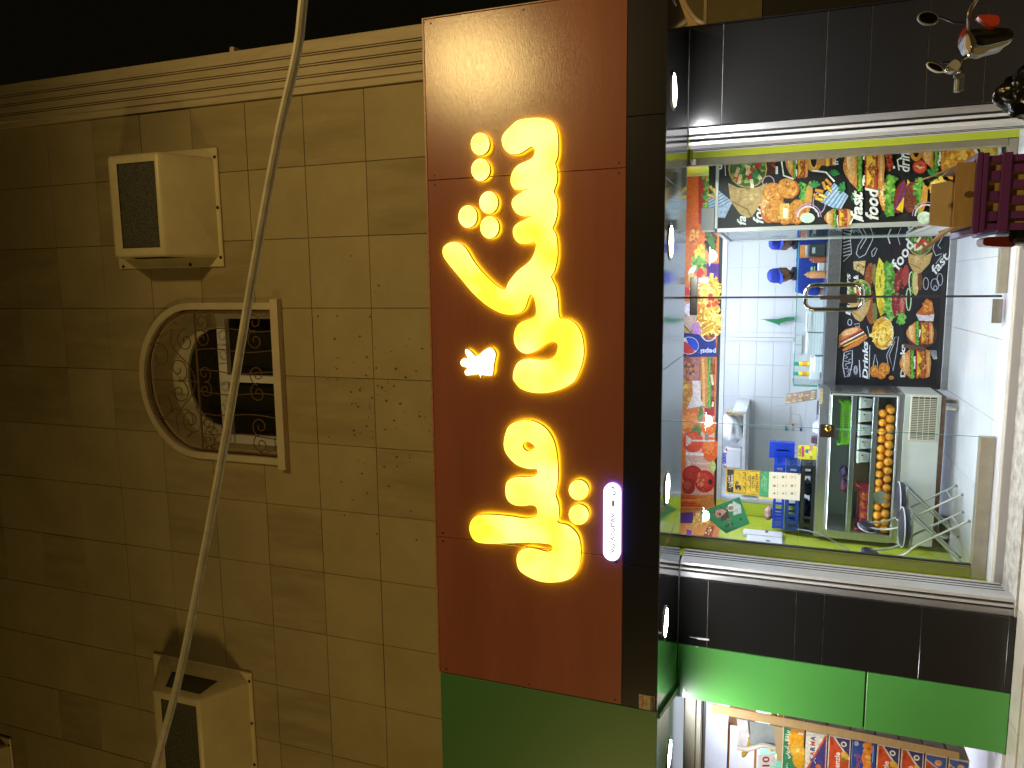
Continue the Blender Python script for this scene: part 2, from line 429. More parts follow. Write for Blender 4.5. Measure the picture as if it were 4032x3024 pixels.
band(arch_pts(.572, .507, 6.19), arch_pts(.43, .33, 6.19), FRY+.01, FRY+.04, 'arch_frame', mat('cream_board', (.5, .47, .33), .7), win)
MB().prism([(x, FRY+.045, z) for x, z in arch_pts(.572, .507, 6.19)], (0, .006, 0)).build('fanlight_pane', M_darkglass, win)
GY = WY-.012
def spiral(cx, cz, r, turns, a0, sgn=1, n=26, y=GY):
    return [(cx+r*(1-.82*k/n)*math.cos(a0+sgn*turns*6.283*k/n), y, cz+r*(1-.82*k/n)*math.sin(a0+sgn*turns*6.283*k/n)) for k in range(n+1)]
g = MB(); rr = .0047
g.tube([(WX-.58, GY, 6.19), (WX+.58, GY, 6.19)], .010, 6)
g.tube([(x, GY, z) for x, z in arch_pts(.585, .52, 5.40)], .009, 6)
for k, x in enumerate((-.44, -.27, -.09, .09, .27, .44)):
    g.tube([(WX+x+(.012*math.sin(zz*9+k)), GY, zz) for zz in [5.39+.8*q/12 for q in range(13)]], rr, 5)
g.tube([(WX, GY, 6.19), (WX, GY, 6.74)], rr, 5)
for cx in (-.43, 0, .43):
    for sg in (-1, 1):
        g.tube(spiral(WX+cx+sg*.075, 5.58, .085, 1.35, math.pi if sg > 0 else 0, -sg), rr, 5)
        g.tube(spiral(WX+cx+sg*.07, 6.12, .075, 1.3, math.pi if sg > 0 else 0, sg), rr, 5)
for sg in (-1, 1):
    g.tube(spiral(WX+sg*.10, 6.40, .11, 1.3, math.pi if sg > 0 else 0, sg), rr, 5)
    g.tube(spiral(WX+sg*.20, 6.60, .15, 1.1, math.pi/2, -sg), rr, 5)
    g.tube(spiral(WX+sg*.34, 6.30, .10, 1.3, 0 if sg > 0 else math.pi, sg), rr, 5)
    g.tube(smooth_line([(WX, GY, 6.22), (WX+sg*.12, GY, 6.27), (WX+sg*.30, GY, 6.45), (WX+sg*.44, GY, 6.44)], 6), rr, 5)
g.build('grille', M_iron, win, smooth=True)

# ---- air conditioner shrouds (white fibreglass hoods)
M_hood = mat('aged_white_fibreglass', (.66, .58, .36), .38, var=.12, vscale=4, bump=.12, bscale=5)
def weave(name, c0, c1, sc):
    if name in MATS: return MATS[name]
    m = mat(name, c0, .7); nt = m.node_tree; b = nt.nodes['Principled BSDF']
    g_ = nt.nodes.new('ShaderNodeNewGeometry'); vo = nt.nodes.new('ShaderNodeTexVoronoi'); vo.inputs['Scale'].default_value = sc
    nt.links.new(g_.outputs['Position'], vo.inputs['Vector']); r_ = nt.nodes.new('ShaderNodeValToRGB')
    r_.color_ramp.elements[0].position = .28; r_.color_ramp.elements[1].position = .5; r_.color_ramp.elements[0].color = (*c0, 1); r_.color_ramp.elements[1].color = (*c1, 1)
    nt.links.new(vo.outputs['Distance'], r_.inputs['Fac']); nt.links.new(r_.outputs['Color'], b.inputs['Base Color']); return m
M_mesh = weave('wire_mesh', (.014, .017, .016), (.085, .085, .065), 75)
def shroud(x0, x1, z0, z1, label, side):
    """flange on the wall x0..x1, z0..z1; box hood standing 0.4 m out, mesh in its front and in both sides"""
    t = thing('air_conditioner_hood', label, 'air conditioner hood', ((x0+x1)/2, WY, z0), 'white air conditioner hoods on the stone wall')
    MB().bbox(x0, x1, WY-.022, WY-.001, z0, z1, .006).build('flange', M_hood, t)
    a, b = x0+.075, x1-.075; yf = WY-.40; zb, zt = z0+.235, z0+.735; zw0, zw1 = z0+.035, z1-.05; yw = WY-.02
    bm = bmesh.new()
    def face(outer, hole=None):
        loops = [[Vector(p) for p in outer]]+([[Vector(p) for p in hole]] if hole else [])
        vs = [bm.verts.new(p) for l in loops for p in l]
        for tr in tessellate_polygon(loops):
            try: bm.faces.new([vs[i] for i in tr])
            except ValueError: pass
    h = .07
    fo = [(a+h, yf, zb+.03), (b-h, yf, zb+.03), (b-h, yf, zt-.09), (a+h, yf, zt-.09)]
    face([(a, yf, zb), (b, yf, zb), (b, yf, zt), (a, yf, zt)], fo)
    face([(a, yf, zb), (b, yf, zb), (b, yw, zw0), (a, yw, zw0)])
    face([(a, yf, zt), (b, yf, zt), (b, yw, zw1), (a, yw, zw1)])
    so = [(yf+.07, zb+.045), (yf+.07, zt-.08), (yw-.09, zw1-.26), (yw-.09, zw0+.25)]
    for xx in (a, b):
        face([(xx, yf, zb), (xx, yf, zt), (xx, yw, zw1), (xx, yw, zw0)], [(xx, y, z) for y, z in so])
    bmesh.ops.remove_doubles(bm, verts=bm.verts, dist=1e-5); bmesh.ops.recalc_face_normals(bm, faces=bm.faces)
    es = [e for e in bm.edges if len(e.link_faces) == 2 and e.calc_face_angle(0) > .3]
    bmesh.ops.bevel(bm, geom=es, offset=.028, segments=3, affect='EDGES', profile=.5)
    MB().bm(bm).build('hood', M_hood, t, smooth=True, angle=60)
    mm = MB(); ins = .012
    mm.quad((a+h-.02, yf+ins, zb+.01), (b-h+.02, yf+ins, zb+.01), (b-h+.02, yf+ins, zt-.07), (a+h-.02, yf+ins, zt-.07))
    mm.build('front_mesh', M_mesh, t)
    for xx, sg in ((a, 1), (b, -1)):
        MB().add([(xx+sg*ins, y, z) for y, z in [(yf+.05, zb+.02), (yf+.05, zt-.05), (yw-.05, zw1-.2), (yw-.05, zw0+.2)]], [(0, 1, 2, 3)]).build('side_mesh', M_mesh, t)
    # rib on the underside and two fixing screws
    MB().tube([(a+.02, yw-.012, zw0+.02), (b-.02, yw-.012, zw0+.02)], .013, 6).build('rib', M_hood, t, smooth=True)
    for q in (.08, .5, .92): MB().cyl((x0+(x1-x0)*q, WY-.03, z0+.02), (x0+(x1-x0)*q, WY-.01, z0+.02), .012, 8).build('screw', M_black, t)
    for q in (.3, .95): MB().cyl((x0+.02, WY-.03, z0+(z1-z0)*q), (x0+.02, WY-.01, z0+(z1-z0)*q), .012, 8).build('screw', M_black, t)
    return t
shroud(.185, 1.125, 5.845, 6.965, 'white air conditioner hood beside the corner pilaster, right of the arched window', 1)
shroud(-4.27, -3.33, 5.82, 6.93, 'white air conditioner hood left of the arched window, crossed by the slack cable', 1)
shroud(-5.56, -4.62, 8.98, 10.1, 'highest air conditioner hood, only its lower corner showing at the far upper wall', 1)

# ---- slack cable in front of the wall
cp = [onY(x*DS, y*DS, -3.6) for x, y in ((680, -260), (655, 0), (640, 120), (600, 300), (545, 600), (490, 930), (440, 1200), (390, 1450), (335, 1659), (255, 1960))]
cable = MB().tube(smooth_line([tuple(p) for p in cp], 6), .0145, 10).build('cable', mat('grey_cable_sheath', (.40, .37, .28), .5, var=.25, vscale=14), None, smooth=True)
tag(cable, 'thick grey cable hanging slack across the stone wall in front of the window', 'cable')

# ================================================================ SHOP SIGN
SY = -1.10
M_red = mat('red_brown_panel', (.31, .106, .075), .215, var=.17, vscale=1.6, bump=.06, bscale=120, spec=.5, stretch=(.25, 1, 2.2))
M_blk = mat('black_panel', (.015, .015, .023), .24, spec=.5, coat=.2)
sign = thing('shop_sign', 'long red-brown fascia sign with glowing yellow Arabic letters over a black band', 'shop sign', (-.52, SY, 2.245))
seams = [-2.757, dY(1000, 1165, SY).x, dY(1000, 385, SY).x, 1.709]
for p, q in zip(seams, seams[1:]):
    MB().bbox(p+.0015, q-.0015, SY, SY+.03, 2.477, 3.80, .003).build('panel', M_red, sign)
s2 = [-2.757, dY(1380, 1222, SY).x, dY(1380, 250, SY).x, 1.709]
for p, q in zip(s2, s2[1:]):
    MB().bbox(p+.001, q-.001, SY-.001, SY+.03, 2.243, 2.4755, .003).build('black_band', M_blk, sign)
for q, zq in [(a_+d_, z_) for a_, d_ in [(s_, .03) for s_ in seams[:-1]]+[(s_, -.03) for s_ in seams[1:]] for z_ in (2.52, 3.12, 3.75)]: MB().cyl((q, SY-.003, zq), (q, SY+.002, zq), .007, 8).build('screw', M_black, sign)
MB().box(-2.75, 1.702, SY+.03, WY-.001, 2.258, 3.79).build('sign_box', mat('sign_box_steel', (.2, .09, .05), .6), sign)
edge = mat('sign_edge_metal', (.45, .2, .13), .35, var=.5, vscale=40)
MB().box(-2.757, 1.709, SY-.004, SY+.05, 3.80, 3.812).box(1.7095, 1.716, SY-.004, SY+.38, 2.245, 3.812).build('edge_trim', edge, sign)
for px, py in ((920, 225), (935, 1075), (948, 1353), (952, 1642)):
    p = onY(px*DS-6, py*DS, WY); MB().box(p.x-.03, p.x+.03, SY+.18, WY-.002, 3.80, 3.86).build('bracket', mat('rusted_bracket', (.07, .05, .03), .8), sign)

M_yel = emit_mat('yellow_letter_light', (1.05, 1.03, .05), 1.2, (1.2, 1.18, .30), 3.2)
M_dot = emit_mat('yellow_dot_light', (1.1, 1.08, .14), 1.3, (1.2, 1.18, .36), 6)
M_ret = mat('amber_letter_side', (.42, .26, .01), .45)
M_halo = emit_mat('letter_halo_fill', (.86, 1.0, .02), 10.0)  # unseen glowing letter backs, added to imitate the bloom round the letters
LD = .045                                                    # letters stand this far off the panel
w1a = [(400,560),(440,525),(500,514),(550,515),(590,530),(612,570),(617,640),(612,690),(604,710),(612,750),(610,795),(598,835),(612,870),(612,930),(600,975),(592,995),(608,1025),(614,1080),(612,1130),(600,1180),(586,1207),(605,1250),(615,1310),(622,1383),(660,1390),(700,1420),(722,1470),(728,1540),(715,1600),(693,1650)]
w1b = [(665,10),(620,35),(560,50),(500,50),(450,35),(425,10),(413,-14)]
w1c = [(428,1600),(450,1572),(490,1562),(540,1567),(580,1565),(605,1545),(615,1515),(612,1495),(590,1488),(560,1500),(520,1528),(480,1540),(445,1525),(425,1488),(428,1440),(450,1407),(490,1390),(517,1375),(520,1340),(512,1300),(500,1281),(487,1300),(473,1340),(450,1362),(410,1370),(360,1360),(300,1325),(240,1270),(190,1210),(140,1150),(115,1110),(118,1075),(150,1055),(190,1060),(220,1090),(250,1140),(300,1200),(350,1245),(385,1262),(400,1230),(440,1180),(490,1140),(515,1095),(518,1055),(490,1060),(450,1060),(425,1035),(420,1000),(440,972),(505,940),(470,942),(435,928),(415,895),(420,865),(450,842),(502,813),(470,825),(430,825),(410,795),(415,755),(440,720),(500,690),(515,660),(505,638),(480,650),(450,668),(410,670),(380,645),(371,610),(378,585)]
k3, k4 = 1500/1659, 1524/1659
word1 = [(1640+x*k3, y*k3) for x, y in w1a]+[(1640+x*k4, 1500+y*k4) for x, y in w1b]+[(1640+x*k3, y*k3) for x, y in w1c]
w2 = [(380,230),(400,190),(450,170),(500,172),(550,200),(585,250),(602,320),(606,400),(603,450),(595,485),(608,530),(611,580),(605,607),(650,620),(690,660),(704,720),(698,790),(670,838),(620,860),(550,863),(490,845),(440,810),(429,760),(445,728),(480,715),(520,722),(560,732),(583,722),(578,704),(550,697),(480,693),(400,695),(300,697),(250,685),(228,645),(232,605),(260,578),(310,573),(400,580),(470,590),(510,580),(519,565),(512,540),(490,532),(450,536),(410,528),(385,500),(382,450),(395,425),(430,412),(480,412),(512,405),(516,378),(480,377),(430,360),(390,320),(374,280)]
word2 = [(1640+x*k4, 1500+y*k4) for x, y in w2]
hole2 = [(1640+x*k4, 1500+y*k4) for x, y in [(455,280),(472,258),(508,283),(476,302)]]
def letter(px, name, m, depth=LD, sub=4, hole=None, smooth=True):
    pts = smooth_loop(px, sub) if smooth else px
    P = [onY(x, y, SY-depth) for x, y in pts]; loops = [P]
    if hole: loops.append([onY(x, y, SY-depth) for x, y in smooth_loop(hole, 4)])
    flat = [p for l in loops for p in l]; n = len(flat)
    tr = tessellate_polygon([[Vector((p.x, p.z, 0)) for p in l] for l in loops])
    vs = flat+[Vector((p.x, SY-.003, p.z)) for p in flat]; fs = [tuple(t) for t in tr]; o = 0
    for l in loops:
        for i in range(len(l)): fs.append((o+i, o+(i+1) % len(l), o+(i+1) % len(l)+n, o+i+n))
        o += len(l)
    o = MB().add(flat, [tuple(t) for t in tr]).build(name, m, sign)
    bk_ = [Vector((p.x, SY-.020, p.z)) for p in flat]
    MB().add(flat+bk_, [f for f in fs if len(f) == 4]).build('letter_side', M_ret, o)
    MB().add(bk_, [tuple(t) for t in tr]).build('added_halo_glow', M_halo, o)
    return o
letter(word1, 'letter', M_yel)
letter(word2, 'letter', M_yel, hole=hole2)
def dot(cx, cy, rx, ry, k, oy):
    letter([(1640+(cx+rx*math.cos(a))*k, oy+(cy+ry*math.sin(a))*k) for a in [6.283*i/20 for i in range(20)]], 'letter_dot', M_dot, smooth=False)
for cx, cy in ((277, 627), (279, 739), (314, 882), (223, 943), (318, 990)): dot(cx, cy, 41, 49, k3, 0)
for cx, cy in ((695, 468), (695, 573)): dot(cx, cy, 43, 44, k4, 1500)
letter([(1640+x*k3, y*k3) for x, y in [(300,1522),(325,1515),(344,1540),(336,1588),(331,1632),(310,1636),(285,1632),(279,1646),(271,1630),(245,1632),(216,1634),(210,1616),(222,1602),(198,1594),(191,1576),(205,1560),(224,1560),(212,1536),(216,1520),(236,1530),(256,1550),(272,1545)]], 'emblem', emit_mat('white_yellow_light', (1.5, 1.4, .75), 1.4), sub=4)
# white pill with the licence line
pc = []
(px0, pz1), (px1, pz0) = (-1.247, 2.597), (-1.757, 2.487); hr = (pz1-pz0)/2; zc = (pz0+pz1)/2
for i in range(13): a = -math.pi/2+math.pi*i/12; pc.append((px0-hr+hr*math.cos(a), zc+hr*math.sin(a)))
for i in range(13): a = math.pi/2+math.pi*i/12; pc.append((px1+hr+hr*math.cos(a), zc+hr*math.sin(a)))
n = len(pc)
MB().add([(x, SY-.036, z) for x, z in pc], [tuple(range(n))]).build('licence_plate_face', emit_mat('white_sign_light', (1.0, 1.0, 1.06), 1.9), sign)
MB().add([(x, SY-.0355, z) for x, z in pc]+[(x, SY-.002, z) for x, z in pc], [(i, (i+1) % n, (i+1) % n+n, i+n) for i in range(n)]).build('licence_plate_rim', emit_mat('blue_rim_light', (.20, .17, 1.0), 6.0), sign)
A = Art(zoomY(2370, 1870, 100/461, SY-.0365))
A.text(arabic('س'), 222, 372, 110, (20, 26, 110), bold=.04, length=155); A.rect(184, 465, 222, 568, (20, 26, 110))
A.text('\u0667\u0665\u0660\u0668\u0662\u0665\u0663\u0668\u0667', 240, 1420, 130, (24, 30, 120), bold=.02, length=730)
A.build('licence_text', sign)
# sign maker's sticker
st = bpy.data.objects.new('sticker', None); COL.objects.link(st); st.parent = sign; st.location = (-2.05, 0, 0)
A = Art(zoomY(2500, 2700, 100/1382, SY-.0025))
A.poly([(215, 460), (1080, 610), (1050, 1395), (222, 1225)], (196, 178, 160)); A.poly([(835, 590), (1060, 625), (1040, 1390), (835, 1340)], (62, 52, 78))
A.text(arabic('الخطاط'), 465, 1190, 250, (150, 40, 38), bold=.03, length=640); A.text(arabic('وسيم'), 620, 1060, 130, (80, 70, 70), bold=.02, length=320)
A.text('0538291774', 925, 1300, 95, (190, 180, 190), bold=.02, length=690); A.text('0507714332', 1020, 1320, 80, (140, 130, 145), length=680)
for q in (700, 775): A.stroke([(q, 640), (q, 1180)], 10, (150, 135, 125))
o = A.build('sticker_print', st)

# ---- the green fascia of the fruit shop next door
M_green = mat('green_panel', (.075, .32, .065), .30, var=.05, vscale=1.5, coat=.2)
M_greenf = mat('dark_green_fascia', (.06, .20, .065), .4, var=.06, vscale=1.2)
gf = thing('green_fascia', 'plain green fascia panel butting against the left end of the red sign', 'shop fascia', (-4.3, SY, 2.24))
for p, q in ((-4.36, -2.762), (-5.97, -4.363)): MB().bbox(p+.002, q-.002, SY+.002, SY+.03, 2.243, 3.80, .003).build('panel', M_greenf, gf)
MB().box(-5.97, -2.77, SY+.03, WY-.001, 2.27, 3.79).build('fascia_box', mat('fascia_box_steel', (.06, .12, .06), .6), gf)

# ================================================================ SOFFIT AND DOWNLIGHTS
SZ = 2.252
M_soffit = mat('polished_dark_soffit', (.34, .34, .36), .10, 1.0, bump=.02, bscale=6)
sof = thing('canopy_soffit', 'mirror-black panelled soffit under the red sign, reflecting the lit shop', 'soffit', (-.5, -.55, SZ))
xs = [-2.765, dZ(1422, 1212, SZ).x, dZ(1425, 805, SZ).x, dZ(1430, 375, SZ).x, 1.80]
for p, q in zip(xs, xs[1:]): MB().bbox(p+.002, q-.002, SY+.032, .012, SZ, SZ+.02, .002).build('soffit_panel', M_soffit, sof)
MB().box(-2.76, 1.79, SY+.05, .0, SZ+.021, SZ+.2).build('soffit_void', M_black, sof)
gs = thing('green_soffit', 'green panelled soffit over the fruit shop with a slanted edge strip', 'soffit', (-3.6, -.55, SZ))
MB().bbox(-5.9, -2.769, SY+.032, 1.2, SZ+.002, SZ+.022, .002).build('soffit_panel', mat('green_soffit_gloss', (.05, .28, .07), .16, spec=.7, coat=.4), gs)
MB().prism([(-2.80, SY+.04, SZ), (-2.83, SY+.04, SZ), (-3.20, -.03, SZ), (-3.15, -.03, SZ)], (0, 0, -.022)).build('edge_strip', mat('dark_green_trim', (.02, .09, .03), .4), gs)
M_lampglow = emit_mat('downlight_glow', (1.0, 1.0, 1.04), 110)
M_chrome = mat('chrome', (.62, .62, .6), .16, 1.0)
for x, y, lb in ((1.206, -.745, 'lit round downlight in the soffit before the right black pillar'), (.272, -.776, 'lit round downlight in the soffit over the menu board panel'), (-1.354, -.756, 'lit round downlight in the soffit over the drinks fridge'), (-2.321, -.714, 'lit round downlight in the soffit before the left black pillar'), (-3.50, -.40, 'lit round downlight in the green soffit of the fruit shop')):
    t = thing('downlight', lb, 'downlight', (x, y, SZ), 'round downlights in the canopy soffit')
    MB().lathe([(.102, -.0045), (.098, -.0045)], (x, y, SZ), 24).lathe([(.12, -.001), (.118, -.007), (.102, -.008), (.100, -.003)], (x, y, SZ), 24).build('ring', M_chrome, t, smooth=True)
    MB().lathe([(1e-6, -.006), (.06, -.0058), (.099, -.0045)], (x, y, SZ), 24).build('lens', M_lampglow, t)
    lamp_light('downlight_beam', 'SPOT', (x, y, SZ-.012), {-2: 55, -3: 60, -1: 110, 0: 190, 1: 160}[int(x)], (1, 1, 1), (x, .6, .7), spot_size=math.radians(128), spot_blend=.9, shadow_soft_size=.06)

# ================================================================ PILLARS AND GREEN WALL (shop front plane y = 0)
M_gran = mat('black_granite', (.005, .005, .005), .17, var=.5, vscale=220, col2=(.015, .0145, .014), detail=2, bump=.015, bscale=40)
M_gjoint = mat('glint_joint', (.26, .25, .23), .6, var=.9, vscale=9, col2=(.02, .02, .02))  # pale broken tone paints the light caught on the tile edges
def pillar(name, label, x0, x1, joints, vj=None):
    t = thing(name, label, 'pillar', ((x0+x1)/2, .1, 0))
    MB().box(x0+.002, x1-.002, .005, .30, 0, SZ+.4).build('pillar_core', M_gjoint, t)
    zs = [0.0]+joints+[SZ-.001]
    for a, b in zip(zs, zs[1:]): MB().bbox(x0, x1, 0, .022, a+.0022, b-.0022, .002).build('tile', M_gran, t)
    return t
P1 = pillar('granite_pillar', 'polished black granite pillar behind the motorbike, right of the shop front', 1.125, 1.80, [.415, .74, 1.077, 1.347, 2.019])
MB().bbox(1.79, 1.82, .013, 3.0, 0, SZ+.3, .002).build('side_cladding', M_gran, P1)
P2 = pillar('granite_pillar', 'matt-streaked black granite pillar between the shop front and the green panel', -2.813, -2.272, [.044, .569, 1.203, 1.396, 2.03])
tie = MB().tube([onY(x, y, -.012) for x, y in ((2715, 2508), (2740, 2512), (2748, 2514))], [.0015, .003, .006], 6).tube([onY(x, y, -.012) for x, y in ((2748, 2514), (2792, 2519))], .008, 8).build('bulb_holder', mat('white_plastic', (.75, .75, .73), .4), None, smooth=True)
tag(tie, 'small white plastic lead end stuck high on the left black pillar', 'cable end')
gw = thing('green_wall_panel', 'tall glossy green wall panels between the black pillar and the fruit shop', 'wall panel', (-3.04, 0, 0))
for a, b in ((0.0, .892), (.902, SZ-.001)): MB().bbox(-3.262, -2.817, -.006, .016, a+.002, b, .003).build('panel', M_green, gw)
MB().box(-3.258, -2.82, .016, .25, 0, SZ+.2).build('panel_backing', M_black, gw)

# ================================================================ GROUND
M_street = mat('sandy_street', (.33, .25, .15), .85, var=.35, vscale=3, bump=.3, bscale=30)
structure(MB().box(-40, 40, -40, -.32, -.60, -.115).build('street', M_street))
M_marble = mat('cream_marble', (.50, .46, .37), .35, var=.15, vscale=7)
kb = structure(MB().bbox(-9, 6, -.32, -.20, -.30, -.012, .006).build('kerb', M_marble))
pv = structure(MB().box(-9, 6, -.198, .02, -.3, -.03).build('pavement', mat('pavement_bed', (.3, .27, .2), .9)))
for i in range(13):
    x = -6.2+i*.8; MB().bbox(x+.003, x+.797, -.198, -.004, -.03, -.001, .002).build('slab', M_marble, pv)
M_rough = mat('rough_concrete', (.40, .37, .31), .9, var=.5, vscale=13, bump=.9, bscale=22)
structure(MB().box(-2.265, 1.12, .002, .34, -.2, .012).build('threshold_bed', M_rough))
# neighbour across the side lane, the street lamp behind the photographer and an added fill lamp
nb = thing('neighbour_wall', 'dim olive-beige wall seen past the right black pillar', 'building', (4, 2.6, 0))
MB().box(1.9, 9, 2.6, 3.0, 1.86, 2.9).build('upper_wall', mat('beige_plaster', (.26, .21, .10), .85, var=.2, vscale=3), nb)
MB().box(1.9, 9, 2.62, 3.0, -.3, 1.858).build('dark_gate', mat('dark_gate_metal', (.02, .018, .016), .6), nb)
MB().box(1.9, 9, 2.59, 2.6, 2.40, 2.43).build('conduit', M_trim, nb)
hose = MB().tube(smooth_line([tuple(onY(x, y, .05)) for x, y in ((2680, -60), (2692, 0), (2712, 40), (2745, 80), (2795, 112))], 5), .016, 8).build('hose', mat('tan_hose', (.55, .42, .25), .55, var=.2, vscale=20), None, smooth=True)
tag(hose, 'tan hose curving down past the top of the right pillar', 'hose')
pf = MB().prism([tuple(onY(x, y, .09)) for x, y in ((2640, -60), (2655, 0), (2710, 108), (2752, 104), (2722, 60), (2690, 0), (2672, -60))], (0, .02, 0)).build('canvas_flap', mat('tan_canvas', (.62, .42, .22), .7, var=.1, vscale=6))
tag(pf, 'tan canvas flap hanging beside the hose past the right pillar', 'flap')
for (x, y, h, lb) in ((3.25, -7.15, 6.1, 'tall street lamp behind the photographer on the shop side'), (-11.0, -9.2, 5.0, 'added unseen fill lamp on a pole across the street')):
    t = thing('street_lamp', lb, 'street lamp', (x+.5, y-.6, -.1))
    MB().tube([(x+.5, y-.6, -.1), (x+.5, y-.6, h-.5), (x+.42, y-.5, h-.1), (x+.1, y-.1, h+.05)], [.07, .05, .04, .035], 10).build('pole', mat('galvanised_pole', (.3, .3, .3), .5, .6), t, smooth=True)
    MB().bbox(x-.16, x+.16, y-.12, y+.2, h+.0, h+.1, .03).build('lamp_head', M_black, t)
# ================================================================ SHOP FRONT: shutter rails, jambs, glass
GZ = .07                                               # shop floor level
GYP = .55                                              # glass plane
M_alu = mat('white_aluminium', (.52, .52, .51), .35, .25, var=.12, vscale=5, stretch=(4, 4, .5))
M_alug = mat('grey_aluminium', (.36, .36, .36), .35, .6, var=.15, vscale=6, stretch=(4, 4, .5))
M_aluc = mat('beige_channel', (.36, .33, .25), .28, .5, var=.15, vscale=8)
M_dk = mat('dark_slot', (.015, .015, .016), .6)
M_lime = mat('lime_tile', (.47, .54, .05), .12, var=.06, vscale=2)
M_limej = mat('lime_joint', (.33, .38, .12), .8)
M_wtile = mat('white_wall_tile', (.74, .75, .76), .34, var=.03, vscale=2)
M_wjoint = mat('tile_grout_grey', (.62, .62, .62), .8)
def rail(label, x_out, sg):
    """roller shutter guide against a pillar; sg = +1 when the opening lies towards +x"""
    t = thing('shutter_rail', label, 'shutter rail', (x_out, .1, 0), 'roller shutter guide rails beside the shop door')
    def bx(a, b, y0, y1, m, name, z0=0.0): MB().bbox(min(x_out+sg*a, x_out+sg*b), max(x_out+sg*a, x_out+sg*b), y0, y1, z0, SZ-.004, .003).build(name, m, t)
    bx(.002, .048, .024, .09, M_alug, 'outer_strip'); bx(.050, .062, .035, .10, M_dk, 'slot')
    bx(.064, .082, .02, .16, M_alu, 'guide_lip'); bx(.084, .10, .06, .16, M_dk, 'slot')
    bx(.102, .126, .02, .16, M_alu, 'guide_lip'); bx(.05, .115, .165, .33, M_alu, 'jamb_liner')
    for q in (.19, .235, .285): bx(.1152, .1168, q, q+.006, M_dk, 'groove', .03)
    bx(.1152, .122, .30, .328, M_alu, 'bead', .03)
    return t
rail('white roller shutter guide against the left black pillar', -2.272, 1)
rail('white roller shutter guide against the right black pillar', 1.122, -1)

# left side wall (lime tiles), right return
LWX = -2.45
lw = structure(MB().box(-2.75, LWX, .62, 4.2, 0, 2.7).box(-2.75, -2.22, .335, .6195, 0, 2.7).build('left_wall', M_limej))
def tile_run(parent, x_at, y0, y1, z0, z1, dy, dz, m, sgn, name='tile', j=.0018, off=.006):
    ys = [y0+dy*i for i in range(int((y1-y0)/dy)+1)]; me = None
    for a in ys:
        b = min(a+dy, y1)
        if b-a < .03: continue
        z = z0
        while z < z1-.02:
            zt = min(z+dz, z1)
            mb = MB().bbox(x_at-(off if sgn < 0 else 0), x_at+(off if sgn > 0 else 0), a+j, b-j, z+j, zt-j, .0012); mb.build(name, m, parent); z = zt
tile_run(lw, -2.22, .335, .615, GZ, 2.66, .62, .32, M_lime, 1)
tile_run(lw, LWX, .625, 2.355, GZ, 2.66, .62, .32, M_lime, 1)
tile_run(lw, LWX, 2.42, 3.99, GZ, 2.66, .4, .4, M_wtile, 1)
rw = structure(MB().box(1.10, 1.4, .335, 4.2, 0, 2.7).build('right_wall', M_limej))
tile_run(rw, 1.10, .335, 2.2, GZ, 2.66, .62, .32, M_lime, -1)
# floor with big white tiles
M_ftile = mat('white_floor_tile', (.66, .67, .69), .13, var=.10, vscale=1.6, rvar=.06)
fl = structure(MB().box(-2.5, 1.3, .34, 4.4, -.2, GZ-.008).build('floor', mat('floor_grout', (.33, .32, .31), .85)))
for i in range(-1, 6):
    for k in range(7):
        x0, y0 = -2.22+.6*i, .40+.6*k
        x1, y1 = min(x0+.6, 1.1), min(y0+.6, 4.25); x0 = max(x0, LWX)
        MB().bbox(x0+.002, x1-.002, y0+.002, y1-.002, GZ-.008, GZ, .001).build('floor_tile', M_ftile, fl)
# cream sill in front of the glass and rough strip
sl = structure(MB().bbox(-2.215, 1.10, .345, .575, -.05, GZ-.001, .004).build('door_sill', M_marble))
# back wall with white tiles
bw = structure(MB().box(-2.62, 2.6, 4.0, 4.2, 0, 2.7).build('back_wall', M_wjoint))
bt = None
for i in range(13):
    for k in range(11):
        x0 = -2.6+.4*i; z0 = .45+.2*k
        if bt is None: o = MB().bbox(-.1985, .1985, 0, .006, -.0985, .0985, .0012).build('tile', M_wtile, bw, world=False); bt = o.data
        else: o = bpy.data.objects.new('tile', bt); COL.objects.link(o); o.parent = bw
        o.location = (x0+.2, 3.994, z0+.1)
structure(MB().box(-2.62, 2.6, .02, 4.2, 2.66, 2.72).build('ceiling', M_white))
structure(MB().box(1.4, 1.8, .3, 4.2, 0, 2.66).build('kitchen_side_wall', M_white))
# ceiling lights; the one over the high shelf is added to brighten it
M_led = emit_mat('led_panel', (.85, .91, 1.2), 24)
M_led2 = emit_mat('led_panel_bright', (.86, .91, 1.18), 88)
for x, y, w, d, lb in ((-1.2, 1.25, 1.2, .16, 'white tube light on the shop ceiling over the folding chairs'), (-.6, 3.25, 1.5, .3, 'white tube light on the kitchen ceiling'), (-1.75, 2.70, .8, .2, 'unseen added light over the high shelf in the kitchen'), (.75, 3.1, .9, .3, 'shorter white tube light on the kitchen ceiling behind the menu panel'), (.2, 1.6, .9, .16, 'white tube light on the shop ceiling before the menu counter')):
    t = thing('ceiling_light', lb, 'ceiling light', (x, y, 2.655))
    MB().bbox(x-w/2-.02, x+w/2+.02, y-d/2-.02, y+d/2+.02, 2.632, 2.659, .005).build('housing', M_white, t)
    MB().box(x-w/2, x+w/2, y-d/2, y+d/2, 2.625, 2.631).build('diffuser', M_led2 if y < 2 else M_led, t)

